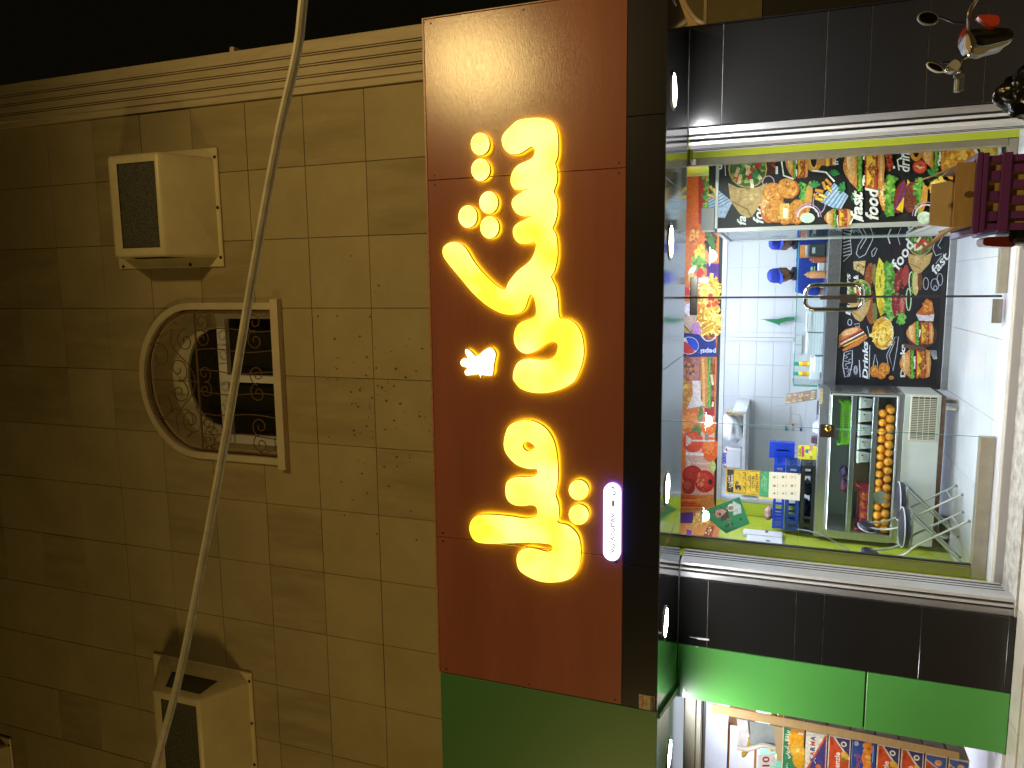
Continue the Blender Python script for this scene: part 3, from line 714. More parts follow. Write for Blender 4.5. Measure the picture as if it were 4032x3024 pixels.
# ---- glass
M_glass = glass_mat('clear_glass', (.93, .965, .945))
M_gedge = mat('green_glass_edge', (.10, .30, .24), .1, spec=.8)
fp = thing('fixed_window', 'fixed clear glass panel left of the door with warning stickers on it', 'glass panel', (-1.65, GYP, GZ))
MB().box(-2.14, -1.135, GYP, GYP+.01, GZ+.10, SZ+.25).build('pane', M_glass, fp)
MB().bbox(-2.212, -1.13, GYP-.03, GYP+.04, GZ, GZ+.10, .004).build('bottom_channel', M_aluc, fp)
MB().bbox(-2.212, -2.13, GYP-.031, GYP+.041, GZ+.101, 2.62, .004).bbox(-2.13, -2.118, GYP-.02, GYP+.03, GZ+.101, 2.62, .002).build('side_channel', mat('olive_channel', (.24, .25, .08), .2, .45), fp)
MB().box(-2.118, -2.108, GYP-.012, GYP+.02, GZ+.10, 2.62).build('gasket', M_black, fp)
MB().box(-1.135, -1.131, GYP, GYP+.01, GZ+.10, SZ+.25).build('glass_edge', M_gedge, fp)
def door(label, x0, x1, sg, gx):
    t = thing('glass_door', label, 'glass door', (x0, GYP, GZ))
    MB().box(x0+.003, x1-.003, GYP+.001, GYP+.011, GZ+.025, SZ+.21).build('pane', M_glass, t)
    MB().box(min(gx, gx-sg*.006)-.003, max(gx, gx-sg*.006)+.003, GYP-.002+.002*(sg > 0), GYP+.014, GZ+.025, SZ+.21).build('brush_seal', M_dk, t)
    # D handle: the two halves together make the oval ring
    c = gx+sg*.006; z0, z1 = .955+GZ*0+.05, 1.40
    pts = [(c, z1), (c+sg*.035, z1), (c+sg*.062, z1-.012), (c+sg*.078, z1-.036), (c+sg*.082, z1-.07), (c+sg*.082, z0+.07), (c+sg*.078, z0+.036), (c+sg*.062, z0+.012), (c+sg*.035, z0), (c, z0)]
    MB().tube([(x, GYP-.045, z) for x, z in pts], .0165, 12).cyl((c+sg*.07, GYP-.045, z1-.02), (c+sg*.07, GYP+.02, z1-.02), .010, 10).cyl((c+sg*.07, GYP-.045, z0+.02), (c+sg*.07, GYP+.02, z0+.02), .010, 10).build('handle', M_chrome, t, smooth=True)
    return t
gapx = -.108
D1 = door('left glass door leaf meeting the right leaf at the oval handle', -1.125, gapx-.004, -1, gapx-.005)
D2 = door('right glass door leaf standing before the menu board panel', gapx+.004, .98, 1, gapx+.005)
M_patch = mat('brushed_patch_plate', (.32, .30, .25), .25, .9)
MB().bbox(-.25, gapx-.006, GYP-.012, GYP+.022, 2.215, 2.275, .003).build('patch_fitting', M_patch, D1)
MB().bbox(gapx+.006, .055, GYP-.012, GYP+.022, 2.215, 2.275, .003).bbox(.0, .055, GYP-.0125, GYP+.0225, 2.13, 2.2145, .003).build('patch_fitting', M_patch, D2)
MB().bbox(-1.20, -1.10, GYP-.013, GYP+.02, 1.15, 1.255, .003).build('lock_plate', mat('bronze_plate', (.10, .075, .05), .3, .8), D1)
MB().lathe([(.001, .0), (.026, .0), (.026, .012), (.018, .018), (.018, .03), (.008, .034), (.001, .034)], (0, 0, 0), 18, Matrix.Translation((-1.125, GYP-.013, 1.20)) @ Matrix.Rotation(math.pi/2, 4, 'X')).build('lock_knob', mat('brass', (.75, .55, .18), .18, 1.0), D1, smooth=True)
MB().bbox(gapx-.045, gapx+.02, GYP-.075, GYP-.03, 1.04, 1.16, .006).bbox(gapx-.018, gapx+.012, GYP-.07, GYP-.025, 1.16, 1.30, .005).build('padlock', mat('dark_brass_lock', (.09, .07, .05), .35, .8), D1)
MB().bbox(gapx+.02, .98, GYP-.02, GYP+.04, GZ, GZ+.06, .004).bbox(.93, .985, GYP-.021, GYP+.041, GZ+.061, 2.62, .004).build('channel', M_aluc, D2)
MB().bbox(.985, 1.06, GYP-.02, GYP+.02, GZ, 2.62, .003).build('lime_strip', M_lime, D2)
MB().bbox(-.30, gapx-.02, GYP-.02, GYP+.03, GZ+.02, GZ+.075, .003).build('bottom_patch', M_patch, D1)

# ---- menu panel and its side glass: the front of the kitchen booth
MY = .75
mp = thing('menu_partition', 'booth front printed with burgers and wraps, reading fast food and drinks', 'menu board', (.75, MY, GZ))
MB().bbox(.455, 1.095, MY, MY+.03, GZ+.15, 2.085, .002).build('panel', M_black, mp)
MB().bbox(.452, 1.095, MY+.002, MY+.028, GZ, GZ+.149, .002).build('plinth', mat('dark_plinth', (.03, .028, .025), .4), mp)
MB().bbox(.418, .453, MY-.008, MY+.04, GZ, 2.11, .003).bbox(.418, 1.095, MY-.008, MY+.04, 2.087, 2.112, .003).build('post', M_alu, mp)
MB().box(.43, .438, MY+.042, 2.25, GZ+.45, 2.06).build('side_glass', glass_mat('booth_glass', (.90, .95, .96)), mp)
MB().bbox(.418, .452, MY+.042, 2.28, 2.075, 2.11, .003).bbox(.42, .45, 2.25, 2.285, GZ, 2.074, .003).bbox(.42, .45, MY+.042, 2.249, GZ+.40, GZ+.44, .003).build('side_frame', M_alu, mp)
MB().box(.432, .448, MY+.045, 2.248, GZ, GZ+.399).build('side_kick', M_white, mp)
MB().bbox(.44, .62, MY-.02, MY+.20, 2.113, 2.22, .004).build('speaker_box', mat('grey_box', (.42, .42, .43), .5), mp)

W_, K_ = (238, 238, 238), (26, 24, 26)
GOLD = [(214, 140, 52), (196, 112, 36), (226, 162, 78), (178, 96, 30), (232, 178, 100)]
GRN = [(72, 130, 40), (112, 168, 60), (40, 96, 34), (150, 190, 84), (60, 150, 70)]
RED = [(176, 44, 34), (200, 66, 48), (150, 34, 30)]
BUN = [(206, 140, 72), (222, 166, 98), (190, 118, 54), (232, 186, 124)]
def wavy(A, x, y0, y1, w, cols, n=14, amp=6):
    for q in range(2):
        pts = [(x+rnd.uniform(-amp, amp), y0+(y1-y0)*i/n) for i in range(n+1)]; A.stroke(pts, w*(1-.4*q), cols[q % len(cols)])
    for i in range(n*2): A.ell(x+rnd.uniform(-w*.7, w*.7), rnd.uniform(y0, y1), w*.28, w*.2, rnd.choice(cols), rnd.uniform(0, 180), 7, .3)
def burger(A, x0, x1, y0, y1, big=True):
    """bun towards the left of the picture (up in the place), layers running to the right (down)"""
    w = x1-x0; h = y1-y0; yc = (y0+y1)/2
    P = [(x0+w*.34, y0)]+[(x0+w*.34-w*.34*math.sin(math.pi*i/14), y0+h*i/14) for i in range(1, 14)]+[(x0+w*.34, y1)]
    A.poly(P, (206, 132, 62))
    A.ell(x0+w*.2, yc, w*.10, h*.36, (226, 168, 100)); A.ell(x0+w*.14, yc-h*.12, w*.05, h*.2, (236, 196, 140))
    A.spots(x0+w*.15, yc, w*.09, h*.34, 22, w*.010, w*.016, [(244, 222, 176)])
    def lay(u, wd, col, amp=.02, a=.0, b=1.0, n=13): A.stroke([(x0+w*(u+rnd.uniform(-amp, amp)), y0+h*(a+(b-a)*i/n)) for i in range(n+1)], w*wd, col)
    A.poly([(x0+w*.82, y0+h*.01), (x0+w*.95, y0+h*.06), (x1, yc), (x0+w*.95, y1-h*.06), (x0+w*.82, y1-h*.01)], (208, 142, 74)); A.ell(x0+w*.91, yc, w*.03, h*.36, (228, 176, 112))
    lay(.79, .09, (170, 36, 28), .02, .02, .98); lay(.67, .24, (164, 86, 30), .015, .02, .98)
    A.spots(x0+w*.68, yc, w*.12, h*.47, 120, w*.012, w*.035, GOLD+[(150, 76, 24), (120, 60, 22)])
    lay(.555, .07, (190, 50, 36), .012, .0, .46); lay(.555, .07, (204, 74, 50), .012, .54, 1.0)
    A.poly([(x0+w*.56, y0+h*.06), (x0+w*.72, yc-h*.12), (x0+w*.57, yc+h*.05), (x0+w*.69, yc+h*.27), (x0+w*.56, y1-h*.06)], (240, 196, 52))
    wavy(A, x0+w*.40, y0-h*.03, y1+h*.02, w*.10, GRN, 12, w*.02)
    for i in range(5): a = rnd.uniform(.05, .8); lay(.485+rnd.uniform(-.02, .02), .04, (238, 236, 226), .015, a, a+.15, 4)
def fries(A, cx, cy, rx, ry, n, l, w, base=(222, 170, 50)):
    A.ell(cx, cy, rx, ry, base)
    for i in range(n):
        a = rnd.uniform(0, 6.283); q = math.sqrt(rnd.random())*.85; x, y = cx+rx*q*math.cos(a), cy+ry*q*math.sin(a); b = rnd.uniform(0, 3.14)
        c = rnd.choice([(244, 208, 92), (232, 184, 62), (206, 150, 40), (250, 222, 124), (190, 130, 34)])
        A.stroke([(x-math.cos(b)*l/2, y-math.sin(b)*l/2), (x+math.cos(b)*l/2, y+math.sin(b)*l/2)], w, c)
def wrap(A, tipx, tipy, x0, x1, ytop, ymid):
    """a rolled flat bread: filling at the picture's top, tip lower down"""
    cx = (x0+x1)/2; rx = (x1-x0)/2
    A.ell(cx, (ytop+ymid)/2, rx, (ymid-ytop)*.62, (190, 158, 92)); A.ell(cx, (ytop+ymid)/2+4, rx*.93, (ymid-ytop)*.56, (70, 96, 38))
    A.spots(cx, (ytop+ymid)/2, rx*.9, (ymid-ytop)*.5, 60, rx*.06, rx*.14, GRN)
    for i in range(4): A.ell(cx+rnd.uniform(-.55, .55)*rx, ytop+(ymid-ytop)*rnd.uniform(.2, .8), rx*.16, rx*.28, rnd.choice(RED), rnd.uniform(-50, 50), 10, .15)
    for i in range(6):
        b = rnd.uniform(-1, 1); x, y = cx+rnd.uniform(-.5, .5)*rx, ytop+(ymid-ytop)*rnd.uniform(.15, .85)
        A.stroke([(x, y), (x+rx*.5*math.sin(b), y+rx*.5*math.cos(b))], rx*.17, rnd.choice([(236, 214, 170), (222, 190, 140), (240, 226, 192)]))
    A.poly([(x0, ymid-6), (cx-rx*.5, ymid+(tipy-ymid)*.10), (cx, ymid+(tipy-ymid)*.13), (cx+rx*.5, ymid+(tipy-ymid)*.09), (x1, ymid-10), (x1-rx*.25, ymid+(tipy-ymid)*.5), (tipx+rx*.22, tipy-8), (tipx, tipy), (tipx-rx*.4, tipy-(tipy-ymid)*.12), (x0+rx*.12, ymid+(tipy-ymid)*.5)], (190, 156, 98))
    A.stroke([(x0+rx*.15, ymid+(tipy-ymid)*.5), (cx, ymid+(tipy-ymid)*.75), (tipx+rx*.15, tipy-6)], rx*.06, (132, 94, 48))
    A.spots(cx-rx*.1, ymid+(tipy-ymid)*.35, rx*.55, (tipy-ymid)*.2, 14, rx*.05, rx*.12, [(204, 172, 114), (176, 140, 82), (210, 182, 128)])
def leaf(A, x, y, r, rot):
    for i in range(-2, 3):
        a = math.radians(rot+i*30); A.stroke([(x, y), (x+r*math.cos(a), y+r*math.sin(a))], r*.3, rnd.choice([(40, 120, 62), (56, 140, 76)]))
def frybox(A, P, cols, inner):
    A.poly(P, (196, 212, 234)); n = 6
    for i in range(n):
        t0, t1 = (i+.15)/n, (i+.6)/n; L = lambda a, b, t: (a[0]+(b[0]-a[0])*t, a[1]+(b[1]-a[1])*t)
        A.poly([L(P[0], P[3], t0), L(P[1], P[2], t0), L(P[1], P[2], t1), L(P[0], P[3], t1)], (112, 150, 200))
    for (x, y, a) in inner:
        A.stroke([(x-26*math.cos(a), y-26*math.sin(a)), (x+26*math.cos(a), y+26*math.sin(a))], 21, (120, 66, 20)); A.stroke([(x-24*math.cos(a), y-24*math.sin(a)), (x+24*math.cos(a), y+24*math.sin(a))], 15, rnd.choice([(240, 200, 70), (226, 150, 50), (246, 214, 100)]))

A = Art(zoomY(2560, 0, 1472/2212, MY-.001))
A.poly([(346, 760), (2070, 700), (2070, 1330), (348, 1345)], K_)
A.text('drinks', 425, 1003, 66, W_, bold=.02, shear=.3, length=170); A.stroke([(446, 1040), (440, 900), (700, 880)], 4, W_)
A.rect(696, 870, 742, 1030, (70, 26, 20)); A.spots(718, 950, 20, 70, 26, 5, 11, [(150, 50, 26), (96, 30, 20), (190, 80, 40)]); A.rect(742, 985, 756, 1030, W_); A.rect(742, 900, 756, 920, W_)
frybox(A, [(346, 1160), (400, 1122), (488, 1195), (346, 1268)], None, [(368, 1120, .9), (360, 1158, .3), (382, 1138, 1.2)]); A.poly([(346, 1250), (488, 1195), (442, 1290), (400, 1286)], (176, 196, 228))
A.text('fast', 565, 1332, 72, W_, bold=.025, shear=.25, length=120); A.text('food', 668, 1322, 84, W_, bold=.025, shear=.25, length=170)
wrap(A, 578, 1290, 462, 693, 905, 1090)
burger(A, 800, 938, 858, 1056); A.ring(968, 940, 34, 64, 30, (206, 140, 50)); A.ring(968, 940, 24, 56, 9, (232, 178, 84))
A.rect(985, 866, 1096, 980, (196, 132, 70)); A.rect(1040, 870, 1056, 984, (236, 190, 60)); A.rect(1064, 868, 1076, 978, (110, 62, 34)); A.text('fresh', 1112, 978, 44, W_, bold=.02, length=110)
A.stroke([(800, 900), (778, 960), (790, 1040), (850, 1060)], 9, W_); A.stroke([(960, 1010), (1040, 1020), (1090, 1075)], 10, W_)
A.ring(700, 1080, 34, 38, 6, (190, 160, 190)); A.ring(1000, 1200, 36, 60, 7, (190, 160, 190))
# nugget burger
A.ell(720, 1205, 66, 118, (206, 110, 44), 12); A.ell(700, 1190, 40, 90, (232, 170, 98), 12); A.spots(690, 1190, 24, 80, 24, 3, 5, [(246, 226, 184)], 12)
wavy(A, 905, 1085, 1250, 44, GRN, 10, 8); A.ell(935, 1180, 22, 110, (208, 150, 70), 8)
for x, y, rx, ry, r in ((728, 1140, 62, 58, 0), (815, 1118, 66, 62, 10), (745, 1250, 66, 70, 20), (868, 1255, 56, 76, 15), (800, 1285, 50, 46, 0)):
    A.ell(x, y, rx, ry, (172, 96, 26), r, 20, .06); A.ell(x-3, y-3, rx*.93, ry*.92, (214, 142, 50), r, 20, .06); A.spots(x, y, rx*.8, ry*.8, 34, 4, 10, GOLD, r)
A.poly([(766, 1208), (822, 1204), (824, 1296), (772, 1300)], (226, 184, 96)); A.poly([(786, 1232), (814, 1232), (814, 1290), (788, 1292)], (246, 238, 210))
A.ell(930, 1290, 44, 30, (214, 232, 214)); A.ring(935, 1285, 62, 62, 8, (232, 216, 236), 20, 180, 360); A.ring(935, 1285, 76, 76, 5, (190, 150, 190), 20, 180, 360)
frybox(A, [(995, 1190), (1090, 1085), (1172, 1160), (1122, 1250)], None, [(1000, 1130, .2), (1030, 1100, 1.2), (1055, 1080, .8), (1020, 1160, .4), (985, 1165, .7), (1060, 1120, .9), (1000, 1180, .2)])
burger(A, 1028, 1190, 1235, 1345); leaf(A, 970, 1110, 40, 270); leaf(A, 1085, 1040, 36, 280); leaf(A, 1150, 1120, 42, 200); leaf(A, 1190, 1160, 30, 20); leaf(A, 640, 1030, 36, 180); leaf(A, 1330, 1115, 34, 0); leaf(A, 1660, 1040, 42, 300)
burger(A, 1140, 1388, 846, 1124)
A.text('fast', 1252, 1302, 96, W_, bold=.03, shear=.25, length=172); A.text('food', 1345, 1302, 104, W_, bold=.03, shear=.25, length=190)
A.stroke([(1200, 1180), (1260, 1176)], 8, W_); A.stroke([(1180, 1330), (1200, 1290), (1262, 1310)], 9, W_)
A.rect(1392, 880, 1432, 1010, (70, 26, 20)); A.spots(1412, 950, 18, 60, 24, 5, 10, [(150, 50, 26), (190, 80, 40)]); A.rect(1434, 985, 1446, 1000, W_)
A.text('drinks', 1530, 1020, 86, W_, bold=.02, shear=.25, length=180); A.stroke([(1470, 1010), (1460, 950), (1490, 930), (1470, 850), (1540, 846)], 8, W_)
A.ell(1592, 990, 42, 40, (190, 52, 36)); A.ell(1592, 990, 33, 31, (216, 92, 66)); A.spots(1592, 990, 20, 18, 12, 4, 7, [(236, 196, 130), (180, 44, 30)])
A.poly([(1345, 1160), (1358, 1100), (1400, 1066), (1440, 1050), (1420, 1280), (1372, 1244)], (206, 122, 50)); A.ell(1382, 1160, 26, 66, (230, 164, 88), 8); A.spots(1374, 1160, 18, 60, 26, 3, 5, [(246, 226, 184)])
wavy(A, 1420, 1040, 1280, 52, GRN, 14, 12); A.ell(1478, 1170, 38, 96, (126, 40, 34), 12); A.stroke([(1500, 1070), (1440, 1250)], 10, (110, 50, 120)); A.stroke([(1516, 1090), (1460, 1260)], 9, (110, 50, 120))
A.poly([(1520, 1064), (1546, 1100), (1500, 1180), (1490, 1260), (1452, 1240), (1510, 1150)], (244, 196, 50)); A.ell(1540, 1170, 42, 92, (116, 54, 40), 6); A.spots(1540, 1170, 34, 80, 40, 5, 10, [(96, 42, 32), (140, 72, 54)])
wavy(A, 1590, 1055, 1280, 44, GRN, 14, 10); A.poly([(1612, 1090), (1640, 1110), (1634, 1190), (1606, 1270), (1584, 1280)], (212, 150, 66))
A.ell(1620, 1290, 44, 36, (214, 232, 214)); A.ring(1630, 1280, 66, 66, 8, (232, 216, 236), 20, 180, 360); A.ring(1630, 1280, 82, 82, 5, (190, 150, 190), 20, 180, 360)
A.ring(1570, 890, 30, 56, 22, (206, 140, 50)); burger(A, 1590, 1830, 770, 1010)
A.ell(1830, 950, 110, 120, (232, 232, 236), 20); A.ell(1820, 960, 104, 116, (222, 150, 42), 20); A.spots(1815, 960, 92, 100, 90, 9, 20, [(244, 196, 84), (214, 138, 40), (236, 176, 70), (190, 110, 30)], 20)
fries(A, 1700, 1110, 50, 50, 26, 56, 22); A.spots(1750, 1170, 60, 70, 60, 10, 22, [(244, 196, 84), (214, 138, 40), (236, 176, 70)])
A.rect(1944, 720, 2062, 1330, (196, 186, 70)); A.spots(1990, 900, 40, 100, 50, 10, 26, [(206, 200, 60), (226, 214, 110), (150, 170, 60), (214, 150, 60)]); A.ell(1985, 920, 40, 60, (220, 200, 96)); A.rect(2050, 720, 2070, 1330, W_)
A.build('menu_print', mp)

# ================================================================ COUNTER with printed front, glass guard
CY = 2.30
ct = thing('serving_counter', 'serving counter with steel top, front printed with burgers, fries and chalk drawings', 'counter', (-.4, CY, GZ))
MB().bbox(-1.02, .415, CY, CY+.6, GZ+.06, 1.045, .004).build('body', M_black, ct)
M_steel = mat('stainless_steel', (.52, .52, .55), .22, .9, var=.10, vscale=3, stretch=(6, 6, .6))
MB().bbox(-1.03, .417, CY-.045, CY+.62, 1.047, 1.165, .006).build('top', M_steel, ct)
MB().bbox(-1.02, .416, CY-.012, CY+.05, GZ, GZ+.058, .003).build('kick_strip', M_alug, ct)
A = Art(zoomY(3250, 850, 700/1787, CY-.001))
A.poly([(112, 1700), (112, 1640), (165, 20), (1205, 20), (1112, 1700)], (20, 20, 28))
CH = (206, 210, 224)
def chalk(pts, w=5): A.stroke(pts, w, CH)
for i in range(7): chalk([(180+i*0, 200+i*34), (250, 180+i*34)], 9)
chalk([(170, 160), (250, 210), (262, 380), (180, 460)], 7)
chalk([(400, 190), (330, 300), (310, 380), (340, 420), (400, 390), (470, 250), (490, 170), (430, 190), (400, 250), (350, 330)], 7); chalk([(470, 410), (465, 360), (500, 320), (520, 330), (490, 400), (470, 412)], 6)
chalk([(1160, 170), (1100, 260), (1080, 330), (1110, 400), (1170, 380)], 7); chalk([(1180, 210), (1130, 300), (1160, 330)], 6); chalk([(1110, 480), (1170, 400)], 6)
for cx, cy, rx, ry in ((1100, 690, 40, 58), (1010, 680, 26, 60), (1105, 725, 16, 24), (1150, 640, 28, 60), (305, 1550, 18, 42), (305, 1550, 9, 26), (245, 1070, 20, 30)): A.ring(cx, cy, rx, ry, 6, CH)
chalk([(190, 1370), (175, 1500), (195, 1620), (240, 1610), (270, 1480), (270, 1350), (200, 1370)], 8)
for i in range(12): chalk([(200+rnd.uniform(-12, 60), 1380+i*19), (200+rnd.uniform(0, 70), 1395+i*19)], 5)
chalk([(640, 1560), (615, 1400), (700, 1220), (735, 1215), (720, 1330), (680, 1560), (640, 1400), (700, 1260)], 6); chalk([(500, 1620), (480, 1500), (500, 1390), (525, 1480), (520, 1600)], 6)
for i in range(6): chalk([(1040+i*14, 1350), (1090+i*6, 1440)], 5)
chalk([(420, 1110), (440, 1190), (470, 1220)], 7); chalk([(290, 1090), (340, 1080), (340, 1120), (300, 1110)], 6); chalk([(720, 190), (750, 290)], 6); chalk([(620, 190), (650, 280)], 12)
A.text('Burgers', 250, 1000, 66, W_, bold=.03, shear=.2, length=420); A.text('&', 330, 640, 70, W_, bold=.02)
A.text('Drinks', 425, 1640, 74, W_, bold=.03, shear=.2, length=380); chalk([(350, 1620), (340, 1450)], 9); chalk([(438, 1640), (446, 1300)], 8)
A.text('Drinks', 800, 1620, 66, W_, bold=.03, length=330); A.text('s', 290, 170, 90, W_, bold=.03); A.text('3', 345, 175, 90, W_, bold=.03)
A.poly([(280, 460), (405, 450), (385, 600), (340, 560), (285, 540)], (206, 176, 120)); A.spots(345, 520, 40, 40, 24, 6, 13, [(226, 200, 150), (190, 150, 90), (160, 70, 50), (120, 150, 70)])
# layered burger lying open
A.ell(440, 600, 44, 130, (150, 78, 38), 8); A.ell(450, 950, 46, 140, (156, 84, 42), -6); A.spots(440, 780, 36, 280, 40, 5, 12, [(176, 100, 52), (128, 62, 30)])
A.ell(494, 590, 22, 110, (120, 124, 70)); A.ell(496, 980, 24, 110, (110, 116, 62))
A.poly([(540, 418), (628, 540), (600, 640), (606, 780), (632, 920), (555, 1010), (520, 900), (500, 720), (512, 540)], (222, 206, 66)); A.poly([(540, 820), (632, 930), (556, 1010), (530, 930)], (206, 170, 40))
for cx, cy, rx, ry in ((566, 560, 10, 26), (548, 640, 12, 36), (556, 700, 8, 26), (520, 710, 8, 20), (566, 935, 12, 20), (545, 500, 5, 9)): A.ell(cx, cy, rx, ry, (150, 140, 30))
wavy(A, 650, 480, 1050, 90, [(84, 140, 56), (120, 180, 80), (60, 110, 40), (150, 200, 100)], 22, 26)
A.ell(735, 640, 40, 130, (126, 40, 42), 12); A.ell(805, 600, 34, 110, (160, 60, 58), 4); A.ell(700, 900, 36, 120, (124, 36, 40), -4); A.ell(768, 910, 34, 120, (150, 52, 52), 0); A.ell(768, 900, 18, 80, (196, 120, 110)); A.spots(740, 780, 60, 240, 50, 6, 14, [(176, 70, 66), (110, 30, 34), (196, 100, 90)])
A.ring(866, 660, 26, 96, 12, (196, 216, 180)); A.ring(835, 840, 24, 110, 12, (186, 212, 170)); wavy(A, 880, 560, 780, 26, GRN, 10, 8); wavy(A, 760, 980, 1080, 60, [(84, 140, 56), (120, 180, 80)], 8, 16)
A.ell(905, 680, 32, 120, (206, 180, 120)); A.ell(950, 660, 26, 90, (110, 62, 36))
wrap(A, 930, 580, 822, 1078, 150, 375); wrap(A, 345, 1062, 236, 458, 660, 850)
A.text('food', 735, 545, 150, W_, bold=.02, shear=.2, ang=-32, length=320); A.text('fast', 1110, 590, 120, W_, bold=.02, shear=.2, ang=-38, length=230)
A.ell(580, 1180, 104, 164, (226, 226, 230)); fries(A, 565, 1180, 98, 158, 90, 110, 15)
A.poly([(132, 1330), (135, 1200), (200, 1140), (330, 1108), (360, 1140), (210, 1250)], (196, 126, 70)); A.ell(240, 1165, 90, 26, (226, 176, 124), -20)
A.stroke([(140, 1270), (375, 1145)], 14, (170, 40, 36)); A.stroke([(150, 1290), (385, 1165)], 12, W_); A.stroke([(160, 1310), (400, 1180)], 22, (120, 62, 36)); A.stroke([(180, 1310), (410, 1195)], 12, (240, 196, 60)); A.poly([(165, 1345), (180, 1362), (330, 1300), (430, 1220), (395, 1200)], (190, 116, 60))
for x, y, rx, ry in ((490, 1560, 44, 62), (590, 1540, 56, 66), (560, 1600, 44, 40), (660, 1625, 30, 18)):
    A.ell(x, y, rx, ry, (200, 122, 36), 0, 18, .07); A.spots(x, y, rx*.8, ry*.8, 26, 5, 11, GOLD)
burger(A, 742, 1060, 1335, 1630)
A.poly([(905, 985), (940, 1055), (1080, 1060), (1092, 985), (1000, 960)], (214, 206, 214)); A.poly([(905, 985), (980, 900), (1010, 830), (1070, 860), (1090, 985), (1000, 1000)], (180, 92, 34)); A.spots(1020, 920, 50, 70, 40, 8, 18, GOLD)
A.ell(960, 1190, 160, 140, (70, 44, 32)); burger(A, 810, 1085, 1064, 1290)
A.stroke([(785, 1300), (1000, 1340)], 40, (96, 62, 56))
A.build('counter_print', ct)
gd = thing('glass_guard', 'green-edged sneeze guard glass standing on the steel counter top', 'glass guard', (-.3, CY+.01, 1.166))
MB().box(-1.03, .40, CY+.02, CY+.028, 1.166, 1.43).box(-1.03, -1.022, CY+.0285, CY+.55, 1.166, 1.43).build('pane', glass_mat('guard_glass', (.95, .985, .975)), gd)
MB().box(-1.034, .40, CY+.017, CY+.031, 1.4302, 1.438).box(-1.036, -1.018, CY+.012, CY+.0195, 1.166, 1.43).box(-1.034, -1.018, CY+.0312, CY+.55, 1.4302, 1.438).build('glass_edge', mat('teal_glass_edge', (.06, .30, .26), .2), gd)

# ================================================================ upper picture band over the kitchen opening
BY = 2.36
ub = thing('picture_fascia', 'long printed band of fries, fruit, sandwiches and a blue drink cup above the kitchen opening', 'picture band', (-.6, BY, 2.2))
MB().bbox(-2.443, 1.09, BY, BY+.05, 2.165, 2.655, .002).build('panel', M_black, ub)
MB().bbox(-2.30, 1.09, BY-.012, BY+.06, 2.115, 2.163, .003).bbox(-2.30, -2.262, BY-.011, BY+.06, GZ, 2.1145, .003).build('white_rail', M_alu, ub)
stub = structure(MB().box(LWX+.001, -2.301, BY+.008, BY+.06, GZ, 2.164).build('stub_wall', M_limej))
for q in range(7):
    MB().bbox(LWX+.008, -2.302, BY, BY+.008, GZ+.3*q+.001, min(GZ+.3*q+.299, 2.163), .001).build('tile', M_lime, stub)
zb = 440/912
A = Art(zoomY(2560, 900, zb, BY-.001))
A.poly([(180, -900), (560, -900), (565, 0), (520, 2200), (120, 2200)], (226, 120, 50))
def blot(x, y, rx, ry, n, cols, r0=8, r1=22): A.spots(x, y, rx, ry, n, r0, r1, cols)
A.poly([(150, -900), (440, -900), (440, 60), (150, 60)], (212, 96, 26)); A.poly([(390, -900), (450, -900), (455, -40), (395, -40)], (160, 34, 26)); blot(470, -400, 40, 420, 120, GRN, 8, 20); blot(520, -300, 30, 300, 40, [(40, 34, 44), (60, 40, 40), (220, 190, 130)], 12, 26)
A.rect(315, 20, 420, 240, (216, 110, 40)); blot(365, 60, 40, 60, 30, [(226, 140, 60), (190, 90, 30), (240, 170, 90)]); blot(410, 190, 40, 60, 40, [(244, 200, 60), (226, 170, 40), (250, 220, 110)], 10, 20); blot(490, 90, 40, 100, 50, [(44, 34, 28), (70, 110, 50), (90, 60, 40), (30, 26, 26)], 12, 26); blot(400, 290, 70, 60, 50, GRN+[(160, 200, 80)], 10, 20)
A.rect(462, 285, 560, 420, (86, 34, 120)); A.ell(510, 330, 36, 40, (60, 20, 100))
for x, y, r in ((345, 340, 40), (385, 430, -30), (420, 450, 20)): A.ell(x, y, 22, 48, (246, 232, 214), r)
A.ell(410, 370, 30, 50, (206, 44, 36)); A.ell(340, 400, 30, 40, (226, 190, 120)); A.rect(285, 480, 330, 545, (206, 50, 40)); A.stroke([(330, 480), (360, 545)], 26, (244, 222, 180))
fries(A, 480, 520, 80, 130, 90, 120, 15); fries(A, 480, 760, 70, 140, 110, 130, 17); blot(500, 600, 40, 60, 14, [(206, 60, 40), (226, 90, 50)], 12, 20)
A.poly([(205, 590), (370, 600), (390, 660), (370, 780), (320, 850), (205, 846)], (206, 176, 160)); A.poly([(205, 720), (240, 740), (320, 852), (205, 852)], (196, 160, 90)); A.stroke([(225, 690), (260, 770), (330, 850)], 10, (120, 70, 50)); A.ell(320, 660, 40, 50, (238, 226, 236))
A.poly([(345, 780), (400, 760), (420, 860), (350, 862)], (190, 130, 190))
A.poly([(200, 842), (400, 862), (440, 905), (530, 900), (545, 1046), (420, 1044), (195, 1052)], (24, 40, 120)); A.ring(480, 850, 62, 66, 8, (220, 220, 226), 16, 0, 180); blot(480, 880, 40, 24, 16, [(120, 56, 34), (170, 90, 50)], 8, 14)
